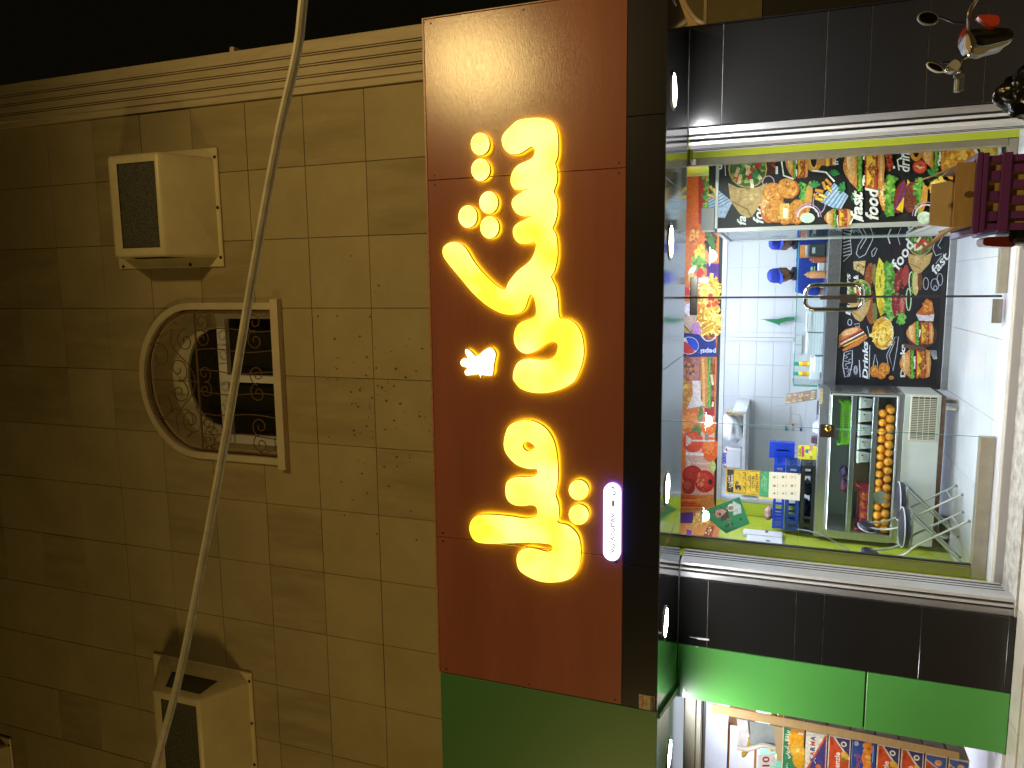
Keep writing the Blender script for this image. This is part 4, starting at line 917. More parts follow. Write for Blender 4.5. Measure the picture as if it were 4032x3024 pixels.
# the drink cup's round mark: red, white and blue bands in a white ring
A.ell(318, 954, 80, 72, (240, 240, 244)); C_ = (318, 954)
def lune(a0, a1, bul, col, r=72):
    P = [(C_[0]+r*1.06*math.cos(math.radians(a0+(a1-a0)*i/16)), C_[1]+r*.95*math.sin(math.radians(a0+(a1-a0)*i/16))) for i in range(17)]
    p, q = P[-1], P[0]; nx, ny = -(q[1]-p[1]), q[0]-p[0]; L = math.hypot(nx, ny)
    A.poly(P+[(p[0]+(q[0]-p[0])*t+nx/L*bul*math.sin(math.pi*t), p[1]+(q[1]-p[1])*t+ny/L*bul*math.sin(math.pi*t)) for t in (.2, .4, .6, .8)], col)
lune(50, 215, -22, (204, 44, 50)); lune(-108, 42, -16, (26, 70, 190))
A.text('pepsi', 408, 1010, 44, (214, 220, 240), bold=.02, length=1); A.tris([(402+ (gx)*88 , 985+gy*58) for gx, gy in [((v[0]), v[1]) for v in text_tris('pepsi', .02)[0]]] if False else [(540-gx*62, 985+gy*56) for gx, gy in text_tris('pepsi', .02)[0]], text_tris('pepsi', .02)[1], (214, 220, 240))
A.poly([(190, 1052), (410, 1048), (400, 1240), (190, 1246)], (170, 110, 110)); blot(310, 1140, 60, 90, 60, [(150, 80, 60), (190, 120, 70), (110, 56, 50), (206, 140, 90)], 10, 24); A.rect(195, 1118, 245, 1205, (76, 110, 70))
A.poly([(410, 1046), (470, 1046), (478, 1250), (474, 1462), (430, 1462), (412, 1250)], (200, 130, 50)); A.stroke([(430, 1060), (440, 1250), (440, 1450)], 18, (222, 166, 90)); wavy(A, 485, 1046, 1465, 22, GRN+[(60, 60, 30)], 18, 6)
for i in range(9): A.stroke([(505+rnd.uniform(-8, 12), 1060+i*44), (510+rnd.uniform(-8, 12), 1100+i*44)], 18, rnd.choice([(180, 44, 40), (206, 60, 50), (160, 110, 90), (230, 210, 180), (120, 56, 40)]))
A.poly([(345, 1240), (412, 1240), (416, 1400), (450, 1440), (300, 1470), (350, 1360)], (222, 206, 200)); blot(260, 1350, 70, 110, 70, [(222, 160, 50), (240, 186, 80), (196, 130, 36)], 12, 24)
A.build('band_print', ub)
k5 = 440/1043
A = Art(zoomY(2560, 1600, k5, BY-.002))
A.poly([(225, 150), (600, -60), (596, 400), (590, 822), (332, 830), (330, 250), (225, 260)], (222, 170, 150))
def fruit(x, y, rx, ry, c, hi):
    A.ell(x, y, rx, ry, c, 0, 26, .01); A.ell(x-rx*.2, y-ry*.2, rx*.6, ry*.6, hi, 0, 16, .08); A.spots(x, y, rx*.8, ry*.8, 16, rx*.06, rx*.16, [c, hi])
A.poly([(500, -60), (600, -60), (600, 90), (510, 80)], (170, 30, 36)); fruit(400, 150, 110, 130, (226, 110, 34), (238, 140, 60)); fruit(545, 180, 70, 90, (226, 104, 28), (238, 140, 60)); fruit(300, 150, 70, 70, (240, 150, 60), (244, 176, 100)); fruit(400, 330, 95, 100, (214, 70, 34), (226, 96, 50)); fruit(560, 400, 80, 115, (226, 96, 30), (236, 128, 60))
for pts in ([(440, 130), (455, 20), (480, -20), (500, 60), (490, 110), (470, 150)], [(380, 210), (420, 170), (455, 170), (440, 230), (400, 236)], [(450, 170), (480, 210), (475, 260), (445, 280), (440, 230)], [(485, 150), (540, 120), (588, 135), (560, 165), (500, 170)]): A.poly(pts, (92, 120, 50)); A.stroke([pts[0], pts[len(pts)//2]], 5, (140, 160, 90))
for yy in (320, 530): A.poly([(335, yy-50), (380, yy-30), (395, yy), (380, yy+30), (335, yy+50)], (236, 206, 196)); A.stroke([(395, yy), (600, yy)], 16, (226, 200, 190)); A.ring(362, yy, 24, 34, 6, (200, 120, 90))
A.stroke([(335, 440), (500, 450)], 26, (240, 228, 224)); A.rect(510, 250, 545, 318, (150, 130, 110))
fruit(395, 640, 95, 90, (176, 34, 30), (196, 56, 44)); fruit(360, 750, 60, 70, (160, 40, 34), (196, 80, 60)); fruit(510, 700, 95, 105, (190, 38, 30), (210, 70, 50)); A.ell(562, 705, 22, 24, (40, 34, 30)); A.spots(470, 680, 30, 70, 20, 6, 14, [(216, 110, 70), (226, 150, 100)]); A.ell(585, 560, 28, 55, (190, 200, 90)); A.ell(590, 560, 20, 44, (214, 220, 130))
A.build('band_print', ub)
# the band turns the corner onto the lime side wall
sb = thing('side_picture_band', 'printed band of carrots, fries and a hot dog on the lime side wall', 'picture band', (-2.2, 1.6, 2.3))
MB().box(LWX+.007, LWX+.012, .66, BY-.012, 2.13, 2.62).build('panel', mat('print_white', (.6, .5, .4), .5), sb)
def fold(x, y):
    p = onX(2560+x*k5, 1600+y*k5, LWX+.0125); return p if p.y < BY-.002 else onY(2560+x*k5, 1600+y*k5, BY-.002)
A = Art(fold, normal=(.7, -.7, 0))
for q in range(20): A.rect(240, 815+q*20, 590+q*2.6, 835.5+q*20, (206, 130, 60))
for i in range(10): A.stroke([(250, 826+i*14), (430+rnd.uniform(-30, 80), 836+i*14)], 14, rnd.choice([(226, 120, 34), (214, 100, 26), (236, 150, 70), (206, 60, 40), (240, 220, 210)]))
A.rect(240, 965, 400, 1090, (70, 50, 130)); A.ring(370, 1022, 30, 10, 4, W_); fries(A, 470, 1070, 80, 60, 60, 80, 13); A.poly([(330, 1100), (420, 1110), (400, 1215), (330, 1200)], (214, 150, 90)); A.poly([(340, 1150), (390, 1160), (380, 1215), (340, 1210)], (110, 50, 150))
A.poly([(450, 1100), (540, 1115), (520, 1220), (400, 1212)], (214, 140, 70)); A.poly([(545, 1110), (600, 1120), (575, 1228), (490, 1218)], (150, 50, 36)); A.spots(550, 1170, 34, 46, 40, 5, 11, [(206, 60, 40), (236, 220, 190), (190, 180, 60), (120, 40, 30)]); A.poly([(610, 1125), (648, 1135), (630, 1232), (575, 1230)], (206, 130, 76))
A.build('band_print', sb)
from mathutils import noise as mnoise
def crumple(o, amp, sc, seed=0.0):
    me = o.data; bm = bmesh.new(); bm.from_mesh(me); bmesh.ops.subdivide_edges(bm, edges=bm.edges[:], cuts=1, use_grid_fill=True)
    for v in bm.verts:
        p = v.co*sc+Vector((seed, seed*.7, 0)); n = abs(mnoise.noise(p))+.5*abs(mnoise.noise(p*2.3)); v.co += v.co.normalized()*0 + v.normal*(n-.35)*amp
    bm.to_mesh(me); bm.free(); me.update()
    for p in me.polygons: p.use_smooth = True
    return o
# ================================================================ FRIDGE and what stands in and on it
FX0, FX1, FY0, FY1 = -2.40, -1.00, 1.74, 2.29
M_wsteel = mat('brushed_steel_face', (.50, .50, .54), .28, .85, var=.12, vscale=4, stretch=(.8, 4, 6))
M_fbody = mat('grey_white_enamel', (.60, .63, .63), .4, var=.08, vscale=5)
M_rust = mat('rust_base', (.12, .06, .035), .8, var=.5, vscale=25)
M_fglass = glass_mat('fridge_glass', (.95, .98, .97))
M_finside = mat('fridge_inside', (.30, .33, .33), .5)
fr_ = thing('display_fridge', 'stainless display fridge with oranges, white tubs and baskets behind its glass', 'fridge', (-1.6, 2.0, GZ))
MB().bbox(FX0, FX1, FY0, FY1, 1.122, 1.212, .006).build('header', M_wsteel, fr_)
MB().bbox(FX0, FX1, FY0+.02, FY1, .50, .56, .004).bbox(FX0, FX0+.075, FY0, FY1, .5605, 1.1215, .004).build('lower_rail', M_wsteel, fr_)
MB().bbox(FX0, FX1-.001, FY0+.012, FY1, .21, .4995, .005).build('motor_housing', M_fbody, fr_)
MB().bbox(FX0+.01, FX1-.01, FY0+.03, FY1-.02, .17, .2095, .004).build('base_frame', M_rust, fr_)
MB().bbox(FX1-.03, FX1, FY0+.0, FY1, .5605, 1.1215, .004).build('side_wall', M_steel, fr_)
MB().box(FX0+.076, FX1-.031, FY1-.03, FY1, .561, 1.121).build('rear_wall', M_finside, fr_)
for z in (.725, .905): MB().bbox(FX0+.0765, FX1-.0305, FY0+.004, FY1-.035, z, z+.008, .002).bbox(FX0+.0765, FX1-.0305, FY0, FY0+.014, z-.012, z+.03, .003).build('shelf', M_wsteel, fr_)
MB().box(FX0+.0765, FX1-.0305, FY0-.006, FY0-.001, .5605, 1.1215).build('front_glass', M_fglass, fr_)
MB().bbox(FX0+.06, FX1-.02, FY0-.012, FY0+.0, 1.105, 1.1215, .002).bbox(FX0+.06, FX1-.02, FY0-.012, FY0, .545, .5615, .002).bbox(FX1-.03, FX1-.014, FY0-.012, FY0, .5625, 1.104, .002).build('glass_frame', M_alu, fr_)
MB().bbox(-1.42, -1.01, FY0-.004, FY0+.01, .235, .455, .003).build('grille_frame', mat('cream_plastic', (.66, .63, .52), .5), fr_)
for i in range(24): MB().box(-1.40+i*.0155, -1.40+i*.0155+.008, FY0-.009, FY0-.0045, .25, .44).build('slat', mat('grille_slat', (.50, .46, .36), .6), fr_)
MB().box(-1.405, -1.02, FY0-.0044, FY0-.0042, .248, .442).build('grille_back', M_dk, fr_)
for z in (.30, .345, .39): MB().box(-1.41, -1.015, FY0-.011, FY0-.0085, z, z+.004).build('grille_bar', mat('cream_plastic', (.66, .63, .52), .5), fr_)
for x in (FX0+.1, FX1-.12):
    for y in (FY0+.06, FY1-.06):
        MB().cyl((x-.012, y, GZ+.042), (x+.012, y, GZ+.042), .042, 16).box(x-.018, x+.018, y-.02, y+.02, GZ+.07, GZ+.1).build('caster', mat('caster_grey', (.42, .40, .36), .5), fr_, smooth=True)
A = Art(zoomY(3150, 1450, 700/2111, FY0-.0006)); A.rect(232, 242, 270, 424, (196, 178, 130)); A.text('ALQURAISI', 262, 412, 30, (50, 46, 44), bold=.03, shear=.25, length=150); A.build('name_plate', fr_)
MB().box(FX0+.08, FX1-.04, FY0+.02, FY0+.06, 1.10, 1.112).build('added_glow_strip', emit_mat('added_fridge_glow', (.9, 1.0, 1.0), 9), fr_)  # unseen glowing strips added to brighten what stands in the fridge
MB().box(FX0+.09, FX1-.04, FY0+.015, FY0+.03, .715, .722).build('added_glow_strip', emit_mat('added_fridge_glow', (.9, 1.0, 1.0), 9), fr_)
MB().box(FX0+.09, FX1-.04, FY0+.015, FY0+.03, .896, .903).build('added_glow_strip', emit_mat('added_fridge_glow', (.9, 1.0, 1.0), 9), fr_)
M_orange = mat('orange_peel', (.85, .33, .025), .42, var=.12, vscale=9, bump=.25, bscale=160)
ome = None; k = 0
for row, (y0, z0) in enumerate(((FY0+.05, .601), (FY0+.135, .603), (FY0+.085, .664))):
    for i in range(15 if row < 2 else 14):
        x = -2.285+i*.0805+(.04 if row == 2 else 0)+rnd.uniform(-.006, .006)
        if ome is None: o = MB().ball((0, 0, 0), .039, 14, 10, sz=.95).build('orange', M_orange, None, smooth=True, world=False); ome = o.data
        else: o = bpy.data.objects.new('orange', ome); COL.objects.link(o)
        o.location = (x, y0+rnd.uniform(-.008, .004), z0); o.rotation_euler = (rnd.uniform(-3, 3), rnd.uniform(-3, 3), 0); s = rnd.uniform(.93, 1.03); o.scale = (s, s, s)
        tag(o, 'ripe orange heaped on the bottom of the display fridge', 'orange', 'oranges heaped in the display fridge')
M_tub = mat('white_tub_plastic', (.72, .73, .73), .35)
M_tublabel = mat('tub_label', (.45, .46, .48), .5)
wh = ['at the right end', 'second from the right', 'third from the right', 'fourth from the right', 'at the left end']
for i in range(5):
    x = -1.10-i*.128; t = thing('food_tub', 'white lidded tub on the middle fridge shelf, %s of the row' % wh[i], 'tub', (x, FY0+.10, .734), 'white tubs on the fridge shelf')
    MB().lathe([(.040, 0), (.053, .11)], (x, FY0+.10, .7345), 4, Matrix.Rotation(math.pi/4, 4, 'Z'), 1.35, 1.35).build('tub', M_tub, t)
    MB().bbox(x-.058, x+.058, FY0+.045, FY0+.155, .845, .868, .005).build('lid', M_tub, t)
    MB().box(x-.03, x+.03, FY0+.0405, FY0+.0415, .765, .815).build('label', M_tublabel, t)
    MB().cyl((x+.02, FY0+.034, .822), (x+.02, FY0+.045, .822), .007, 8).build('button', M_dk, t)
def basket(label, x0, x1, y0, y1, z0, z1, m):
    t = thing('plastic_basket', label, 'basket', ((x0+x1)/2, (y0+y1)/2, z0)); b = MB()
    b.bbox(x0, x1, y0, y1, z0, z0+.006, .001); w = .006
    for (a, c, p, q) in ((x0, x1, y0, y0+w), (x0, x1, y1-w, y1), (x0, x0+w, y0+w, y1-w), (x1-w, x1, y0+w, y1-w)): b.box(a, c, p, q, z1-.014, z1); b.box(a, c, p, q, z0+.0065, z0+.018)
    b.build('rim', m, t); s = MB(); n = 16
    for i in range(n):
        x = x0+.012+(x1-x0-.03)*i/(n-1); s.box(x, x+.008, y0+.001, y0+w-.001, z0+.018, z1-.014); s.box(x, x+.008, y1-w+.001, y1-.001, z0+.018, z1-.014)
    for i in range(8):
        y = y0+.012+(y1-y0-.03)*i/7; s.box(x0+.001, x0+w-.001, y, y+.008, z0+.018, z1-.014); s.box(x1-w+.001, x1-.001, y, y+.008, z0+.018, z1-.014)
    s.build('slats', m, t)
    h = MB()
    for xx, sg in ((x0, -1), (x1, 1)): h.tube([(xx, y0+.05, z1-.004), (xx+sg*.012, y0+.05, z1+.025), (xx+sg*.012, y1-.05, z1+.025), (xx, y1-.05, z1-.004)], .006, 6)
    h.build('handles', m, t, smooth=True); return t
basket('bright green plastic basket on the top shelf of the display fridge', -1.50, -1.115, FY0+.03, FY0+.30, .9145, 1.005, mat('green_plastic', (.20, .55, .03), .4))
basket('pink plastic basket with fruit at the left end of the middle fridge shelf', -2.30, -1.905, FY0+.03, FY0+.30, .734, .82, mat('pink_plastic', (.75, .09, .17), .4))
for q, (x, y) in enumerate(((-1.99, .1), (-2.09, .12), (-2.18, .1))):
    o = bpy.data.objects.new('orange', ome); COL.objects.link(o); o.location = (x, FY0+y, .78); tag(o, 'orange lying in the pink basket', 'orange', 'oranges in the pink basket')
o = MB().bbox(-2.02, -1.70, FY0+.32, FY0+.50, .734, .87, .003).build('carton', mat('brown_carton', (.34, .27, .16), .75)); tag(o, 'olive-brown carton at the back of the middle fridge shelf', 'carton')
o = MB().bbox(-2.06, -1.66, FY0+.22, FY0+.50, .561, .68, .02, 2).build('sack', mat('printed_sack', (.40, .38, .2), .7, var=.4, vscale=9, col2=(.12, .22, .1))); tag(o, 'printed sack lying behind the oranges in the fridge', 'sack')
o = MB().ball((-1.93, FY0+.2, .955), .05, 12, 8, 1.5, 1, .8).ball((-1.80, FY0+.24, .955), .05, 12, 8, 1.2, 1, .8).build('bag', mat('red_blue_bag', (.20, .03, .04), .5, var=.9, vscale=6, col2=(.03, .05, .2)), None, smooth=True); crumple(o, .03, 16); tag(o, 'red and blue plastic bag on the top fridge shelf, left side', 'bag')
ld = MB().cyl((-1.97, FY0+.012, .655), (-1.97, FY0+.018, .655), .06, 20).build('plate', mat('frosted_lid', (.5, .5, .42), .5)); tag(ld, 'round frosted plate leaning inside the fridge glass above the oranges', 'plate')

# crates stacked on the fridge top
def crate(label, x0, x1, y0, y1, z0, z1, m, nx=9, ny=6, M=None):
    t = thing('plastic_crate', label, 'crate', ((x0+x1)/2, (y0+y1)/2, z0), 'plastic crates stacked on the fridge'); w = .012
    if M: loc = Vector(((x0+x1)/2, (y0+y1)/2, z0)); MM = Matrix.Translation(loc) @ M @ Matrix.Translation(-loc)
    else: MM = None
    b = MB(); h = z1-z0
    for (a, c, p, q) in ((x0, x1, y0, y0+w), (x0, x1, y1-w, y1), (x0, x0+w, y0+w, y1-w), (x1-w, x1, y0+w, y1-w)):
        b.box(a, c, p, q, z1-h*.26, z1, MM); b.box(a, c, p, q, z0, z0+h*.22, MM)
    b.build('rim', m, t); s = MB()
    for i in range(nx+1):
        x = x0+.006+(x1-x0-.036)*i/nx
        if 3 <= i <= nx-3: continue
        s.box(x, x+.024, y0+.002, y0+w-.002, z0+h*.22, z1-h*.26, MM); s.box(x, x+.024, y1-w+.002, y1-.002, z0+h*.22, z1-h*.26, MM)
    for i in range(ny+1):
        y = y0+.006+(y1-y0-.036)*i/ny; s.box(x0+.002, x0+w-.002, y, y+.02, z0+h*.22, z1-h*.26, MM); s.box(x1-w+.002, x1-.002, y, y+.02, z0+h*.22, z1-h*.26, MM)
    s.build('wall_slats', m, t); f = MB()
    for i in range(nx*2):
        x = x0+w+(x1-x0-2*w-.012)*i/(nx*2-1); f.box(x, x+.010, y0+w, y1-w, z0+.001, z0+.009, MM)
    for i in range(4): y = y0+w+(y1-y0-2*w-.012)*i/3; f.box(x0+w, x1-w, y, y+.01, z0+.0092, z0+.014, MM)
    f.build('floor_slats', m, t); return t
M_blue = mat('blue_crate_plastic', (.008, .045, .42), .4); M_blue2 = mat('dark_blue_crate_plastic', (.010, .045, .22), .45); M_cblk = mat('black_crate_plastic', (.016, .018, .016), .5)
crate('black plastic crate at the bottom of the stack on the fridge', -2.40, -1.73, 1.80, 2.20, 1.214, 1.338, M_cblk)
crate('darker blue plastic crate in the middle of the stack on the fridge', -2.39, -1.745, 1.82, 2.20, 1.348, 1.472, M_blue2)
crate('bright blue plastic crate on top of the stack on the fridge', -2.385, -1.745, 1.83, 2.19, 1.482, 1.588, M_blue)
crate('small bright blue crate tipped on its side behind the crate stack', -1.765, -1.60, 2.205, 2.31, 1.40, 1.64, M_blue, 6, 3)
o = MB().ball((-2.26, 1.90, 1.625), .05, 12, 8, 1.5, 1, .8).build('sweet_bag', mat('clear_red_pack', (.55, .16, .14), .25, var=.8, vscale=22, col2=(.65, .55, .55)), None, smooth=True); crumple(o, .03, 18); tag(o, 'crinkled red and clear plastic pack on the top blue crate', 'packet')
o = MB().ball((-2.2, 1.99, 1.285), .07, 12, 8, 1.5, 1, .7).ball((-1.98, 1.96, 1.28), .06, 12, 8, 1.4, 1, .8).build('bag', mat('navy_bag', (.02, .03, .16), .3), None, smooth=True); crumple(o, .04, 14); tag(o, 'navy plastic bag stuffed into the black crate', 'bag')
o = MB().bbox(-1.90, -1.82, 1.838, 1.846, 1.38, 1.44, .002).build('card', mat('pink_card', (.42, .25, .22), .4)); tag(o, 'small brownish card tucked into the middle blue crate', 'card')
# yellow promo board, card reader, menu stand and small things on the fridge top and counter
yb = thing('promo_board', 'yellow promotional card with a pink square leaning on the crate stack', 'board', (-1.60, 1.785, 1.213))
MB().box(-1.665, -1.53, 1.783, 1.789, 1.213, 1.375).build('card', mat('yellow_card', (.72, .66, .03), .5), yb)
A = Art(zoomY(2600, 1650, 600/1659, 1.7825)); A.rect(1462, 322, 1490, 380, (170, 150, 170)); A.text(arabic('تلاقينا'), 1530, 400, 40, (60, 60, 30), bold=.02, length=80); A.poly([(1535, 296), (1565, 296), (1568, 408), (1538, 412)], (206, 60, 130)); A.ell(1600, 350, 24, 20, (60, 120, 140)); A.stroke([(1610, 350), (1640, 380), (1645, 400)], 10, (240, 240, 240)); A.rect(1628, 292, 1656, 340, (206, 80, 130)); A.rect(1636, 300, 1650, 330, (230, 170, 190)); A.text('H', 1655, 430, 36, (110, 20, 30), bold=.05)
A.build('card_print', yb)
ms = thing('menu_stand', 'tilted photo menu stand with sandwich pictures on the fridge top', 'menu stand', (-1.17, 1.85, 1.213))
k7 = 500/1659; P7 = [onY(2950+x*k7, 1400+y*k7, 1.85) for x, y in ((490, 505), (885, 440), (880, 575), (475, 640))]
zf = 1.2135; dz = min(p.z for p in P7)-zf
MB().prism([p-Vector((0, 0, dz*.0)) for p in P7], (0, .008, 0)).build('board', mat('menu_grey', (.24, .22, .24), .3), ms)
A = Art(zoomY(2950, 1400, k7, 1.849))
for r in range(5):
    for c in range(4):
        x = 510+r*78+c*4; y = 625-r*13-c*28; A.ell(x, y-14, 30, 10, rnd.choice([(220, 190, 110), (206, 150, 80), (190, 120, 70), (230, 206, 150)]), -5, 9, .2)
A.stroke([(660, 480), (715, 600)], 6, (50, 50, 44)); A.build('menu_print', ms)
MB().bbox(-1.24, -1.11, 1.84, 1.93, 1.2125, 1.222, .002).build('stand_foot', M_black, ms)
cr = thing('card_reader', 'grey card payment terminal on the fridge top', 'card reader', (-1.36, 1.86, 1.2125))
MB().add([(-1.42, 1.82, 1.2125), (-1.30, 1.82, 1.2125), (-1.30, 1.92, 1.2125), (-1.42, 1.92, 1.2125), (-1.41, 1.84, 1.245), (-1.33, 1.84, 1.245), (-1.33, 1.91, 1.255), (-1.41, 1.91, 1.255)], [(0, 3, 2, 1), (4, 5, 6, 7), (0, 1, 5, 4), (1, 2, 6, 5), (2, 3, 7, 6), (3, 0, 4, 7)]).build('body', mat('reader_grey', (.42, .42, .52), .4), cr)
MB().box(-1.40, -1.35, 1.8385, 1.8395, 1.222, 1.24).build('screen', M_dk, cr)
o = MB().bbox(-1.52, -1.46, 1.84, 1.94, 1.2125, 1.262, .006).build('wallet', mat('dark_wine', (.10, .045, .07), .4)); tag(o, 'small dark wine-coloured box beside the card reader', 'box')
# payment sticker sheet on the wall behind, socket plates, cable duct
ps = MB().bbox(-1.72, -1.50, 3.985, 3.992, 1.43, 1.58, .001).build('payment_sheet', mat('paper_white', (.72, .72, .72), .6)); tag(ps, 'white sheet of payment card marks on the back wall', 'notice')
A = Art(zoomY(2950, 1400, k7, 3.984)); A.text('mada', 485, 965, 28, (60, 110, 170), bold=.03, length=60); A.rect(468, 940, 500, 982, (60, 140, 190)); A.rect(488, 940, 504, 982, (120, 190, 70)); A.ell(570, 908, 16, 16, (220, 80, 50)); A.ell(580, 904, 14, 14, (236, 150, 50)); A.text('VISA', 580, 985, 22, (30, 50, 130), bold=.03, length=44); A.rect(662, 945, 690, 990, (40, 70, 120)); A.rect(662, 884, 690, 930, (200, 200, 206)); A.build('payment_print', ps)
for x, z, lb in ((-.68, 1.37, 'white double socket plate on the back wall behind the foil boxes'), (-.80, 1.37, 'white switch plate left of the double socket on the back wall'), (-1.66, 1.36, 'white socket plate under the payment sheet on the back wall')):
    o = MB().bbox(x-.055, x+.055, 3.975, 3.993, z-.045, z+.045, .004).build('socket_plate', M_white); tag(o, lb, 'socket')
o = MB().bbox(-.70, -.66, 3.965, 3.993, 1.42, 2.64, .003).build('cable_duct', M_white); tag(o, 'white vertical cable duct running up the back wall', 'cable duct')
# little green flag on a stick
fg = thing('small_flag', 'small drooping green flag on a stick on the back wall', 'flag', (-.52, 3.96, 1.45))
P9 = [onY(2950+x*500/1508, 850+y*500/1508, 3.95) for x, y in ((150, 1228), (300, 1275), (370, 1302), (365, 1275), (455, 1250), (540, 1240), (540, 1202), (440, 1205), (340, 1225))]
MB().prism(P9, (0, .012, 0)).build('cloth', mat('flag_green', (.02, .26, .09), .7, var=.35, vscale=25, col2=(.03, .18, .06)), fg)
MB().tube([P9[0]+Vector((0, .006, .02)), P9[5]+Vector((-.02, .006, -.1))], .003, 6).build('stick', M_alu, fg)

# goods behind the guard glass: stacks of white boxes, sauce bottles, canisters
M_foam = mat('white_foam', (.84, .85, .88), .55, var=.05, vscale=30)
def foam_stack(label, x0, x1, n, y0=2.42, z0=1.168, h=.0085):
    t = thing('box_stack', label, 'stack of boxes', ((x0+x1)/2, y0, z0), 'stacks of folded white boxes on the counter')
    for i in range(n):
        d = rnd.uniform(-.004, .004); MB().bbox(x0+d, x1+d, y0+rnd.uniform(-.003, .003), y0+.26, z0+i*h, z0+(i+1)*h-.0007, .0008).build('box', M_foam if (i*7) % 3 else mat('gap_shade_foam', (.66, .69, .75), .6), t)  # some boxes darker: shade of the gaps put into the colour
foam_stack('tallest stack of folded white boxes, next to the oval door handle', -.49, -.29, 19)
foam_stack('stack of folded white boxes left of the tallest one on the counter', -.72, -.50, 18)
foam_stack('low stack of white boxes at the left end of the counter', -.90, -.74, 8)
for x, lb in ((-.85, 'yellow spray can with a green cap, right one of the pair on the counter'), (-.955, 'yellow spray can with a green cap, left one of the pair beside the glass edge')):
    t = thing('spray_can', lb, 'spray can', (x, 2.75, 1.27), 'yellow spray cans on the counter')
    MB().lathe([(.0245, 0), (.026, .01), (.026, .10), (.020, .112)], (x, 2.75, 1.268), 14).build('can', mat('can_yellow', (.78, .62, .03), .35), t, smooth=True)
    MB().lathe([(.019, .112), (.021, .118), (.019, .16), (.010, .168)], (x, 2.75, 1.268), 14).build('cap', mat('cap_green', (.01, .32, .22), .4), t, smooth=True)
    MB().lathe([(.0266, .03), (.0266, .075)], (x, 2.75, 1.268), 14).build('label', mat('label_orange', (.8, .35, .05), .4), t, smooth=True)
o = MB().bbox(-1.01, -.78, 2.70, 2.82, 1.168, 1.266, .004).build('riser_box', M_foam); tag(o, 'white box under the two spray cans on the counter', 'box')
def bottle(label, x, y, h, m, group=None):
    t = thing('sauce_bottle', label, 'sauce bottle', (x, y, 1.168))
    MB().lathe([(.036, 0), (.038, .01), (.038, h*.72), (.026, h*.82), (.026, h*.84)], (x, y, 1.168), 16).build('body', m, t, smooth=True)
    MB().lathe([(.030, h*.84), (.030, h*.9), (.012, h*.93), (.004, h*1.06)], (x, y, 1.168), 14).build('nozzle', m, t, smooth=True)
bottle('orange squeeze sauce bottle standing in front of the blue-shirted worker', .085, 2.62, .19, mat('orange_sauce', (.62, .27, .10), .4))
bottle('clear brown sauce bottle with a red cap near the black register', .24, 2.68, .15, mat('brown_sauce', (.34, .10, .05), .3))
rg = thing('cash_register', 'black printer register on the counter beside the red and yellow box', 'cash register', (.32, 2.72, 1.168))
MB().bbox(.27, .40, 2.64, 2.86, 1.168, 1.335, .01).build('body', mat('register_black', (.03, .033, .04), .35), rg)
MB().box(.30, .36, 2.6385, 2.6395, 1.27, 1.30).build('label', M_tublabel, rg); MB().bbox(.29, .385, 2.66, 2.80, 1.336, 1.36, .004).build('paper_lid', M_tublabel, rg)
fb = thing('food_box', 'red and yellow printed food box beside the black register', 'box', (.36, 2.9, 1.168))
MB().bbox(.265, .40, 2.87, 2.95, 1.30, 1.41, .002).build('box', mat('red_yellow_box', (.7, .35, .04), .5, var=.9, vscale=16, col2=(.5, .06, .04)), fb); MB().bbox(.265, .40, 2.87, 2.95, 1.168, 1.2985, .002).build('lower_box', mat('kraft', (.4, .3, .17), .7), fb)
tb = MB().bbox(.12, .22, 2.70, 2.80, 1.168, 1.235, .008).build('tissue_pack', mat('tissue_white', (.72, .72, .74), .6)); tag(tb, 'small white tissue pack on the counter behind the orange bottle', 'tissue pack')
# shelf high on the back left with packs
sh = thing('wall_shelf', 'white shelf high on the back left with bags and tissue packs', 'shelf', (-1.8, 3.5, 1.90))
MB().bbox(-2.443, -1.43, 2.98, 3.99, 1.905, 1.935, .003).build('board', M_white, sh); MB().bbox(-1.45, -1.43, 2.98, 3.99, 1.936, 2.06, .002).build('end_lip', M_white, sh)
pk = thing('tissue_bale', 'white tissue bale with blue lettering 5000 on the high shelf', 'tissue pack', (-1.98, 3.0, 1.936))
MB().bbox(-2.10, -1.865, 3.0, 3.14, 1.937, 2.13, .02, 2).build('bale', mat('pack_white', (.72, .70, .72), .35), pk)
A = Art(zoomY(2560, 1600, 440/1043, 2.998)); A.text('5000', 672, 430, 55, (60, 70, 170), bold=.04, length=105, down=True); A.text(arabic('منديل مطوية'), 648, 425, 16, (90, 110, 180), length=105, down=True); A.spots(708, 402, 10, 12, 8, 3, 7, [(190, 30, 40)]); A.spots(700, 556, 12, 14, 8, 3, 7, [(190, 30, 40)]); A.build('bale_print', pk)
o = MB().ball((-1.66, 3.15, 2.06), .13, 14, 10, 1.35, .9, .95).ball((-1.52, 3.2, 2.02), .09, 12, 8, 1, 1, 1).build('plastic_bag', mat('translucent_white_bag', (.68, .68, .70), .35, var=.12, vscale=14, bump=.5, bscale=14), None, smooth=True); crumple(o, .07, 9, 3.0); tag(o, 'crumpled white plastic bag on the high shelf, right of the tissue bale', 'plastic bag')
o = MB().bbox(-1.49, -1.455, 3.05, 3.3, 1.937, 2.13, .003).build('carton', mat('kraft', (.4, .3, .17), .7)); tag(o, 'narrow brown carton at the right end of the high shelf', 'carton')
o = MB().bbox(-2.20, -2.125, 3.02, 3.14, 1.937, 2.07, .012).build('packet', mat('blue_white_pack', (.25, .38, .62), .4, var=.8, vscale=18, col2=(.7, .7, .72))); tag(o, 'blue and white packet at the left end of the high shelf', 'packet')
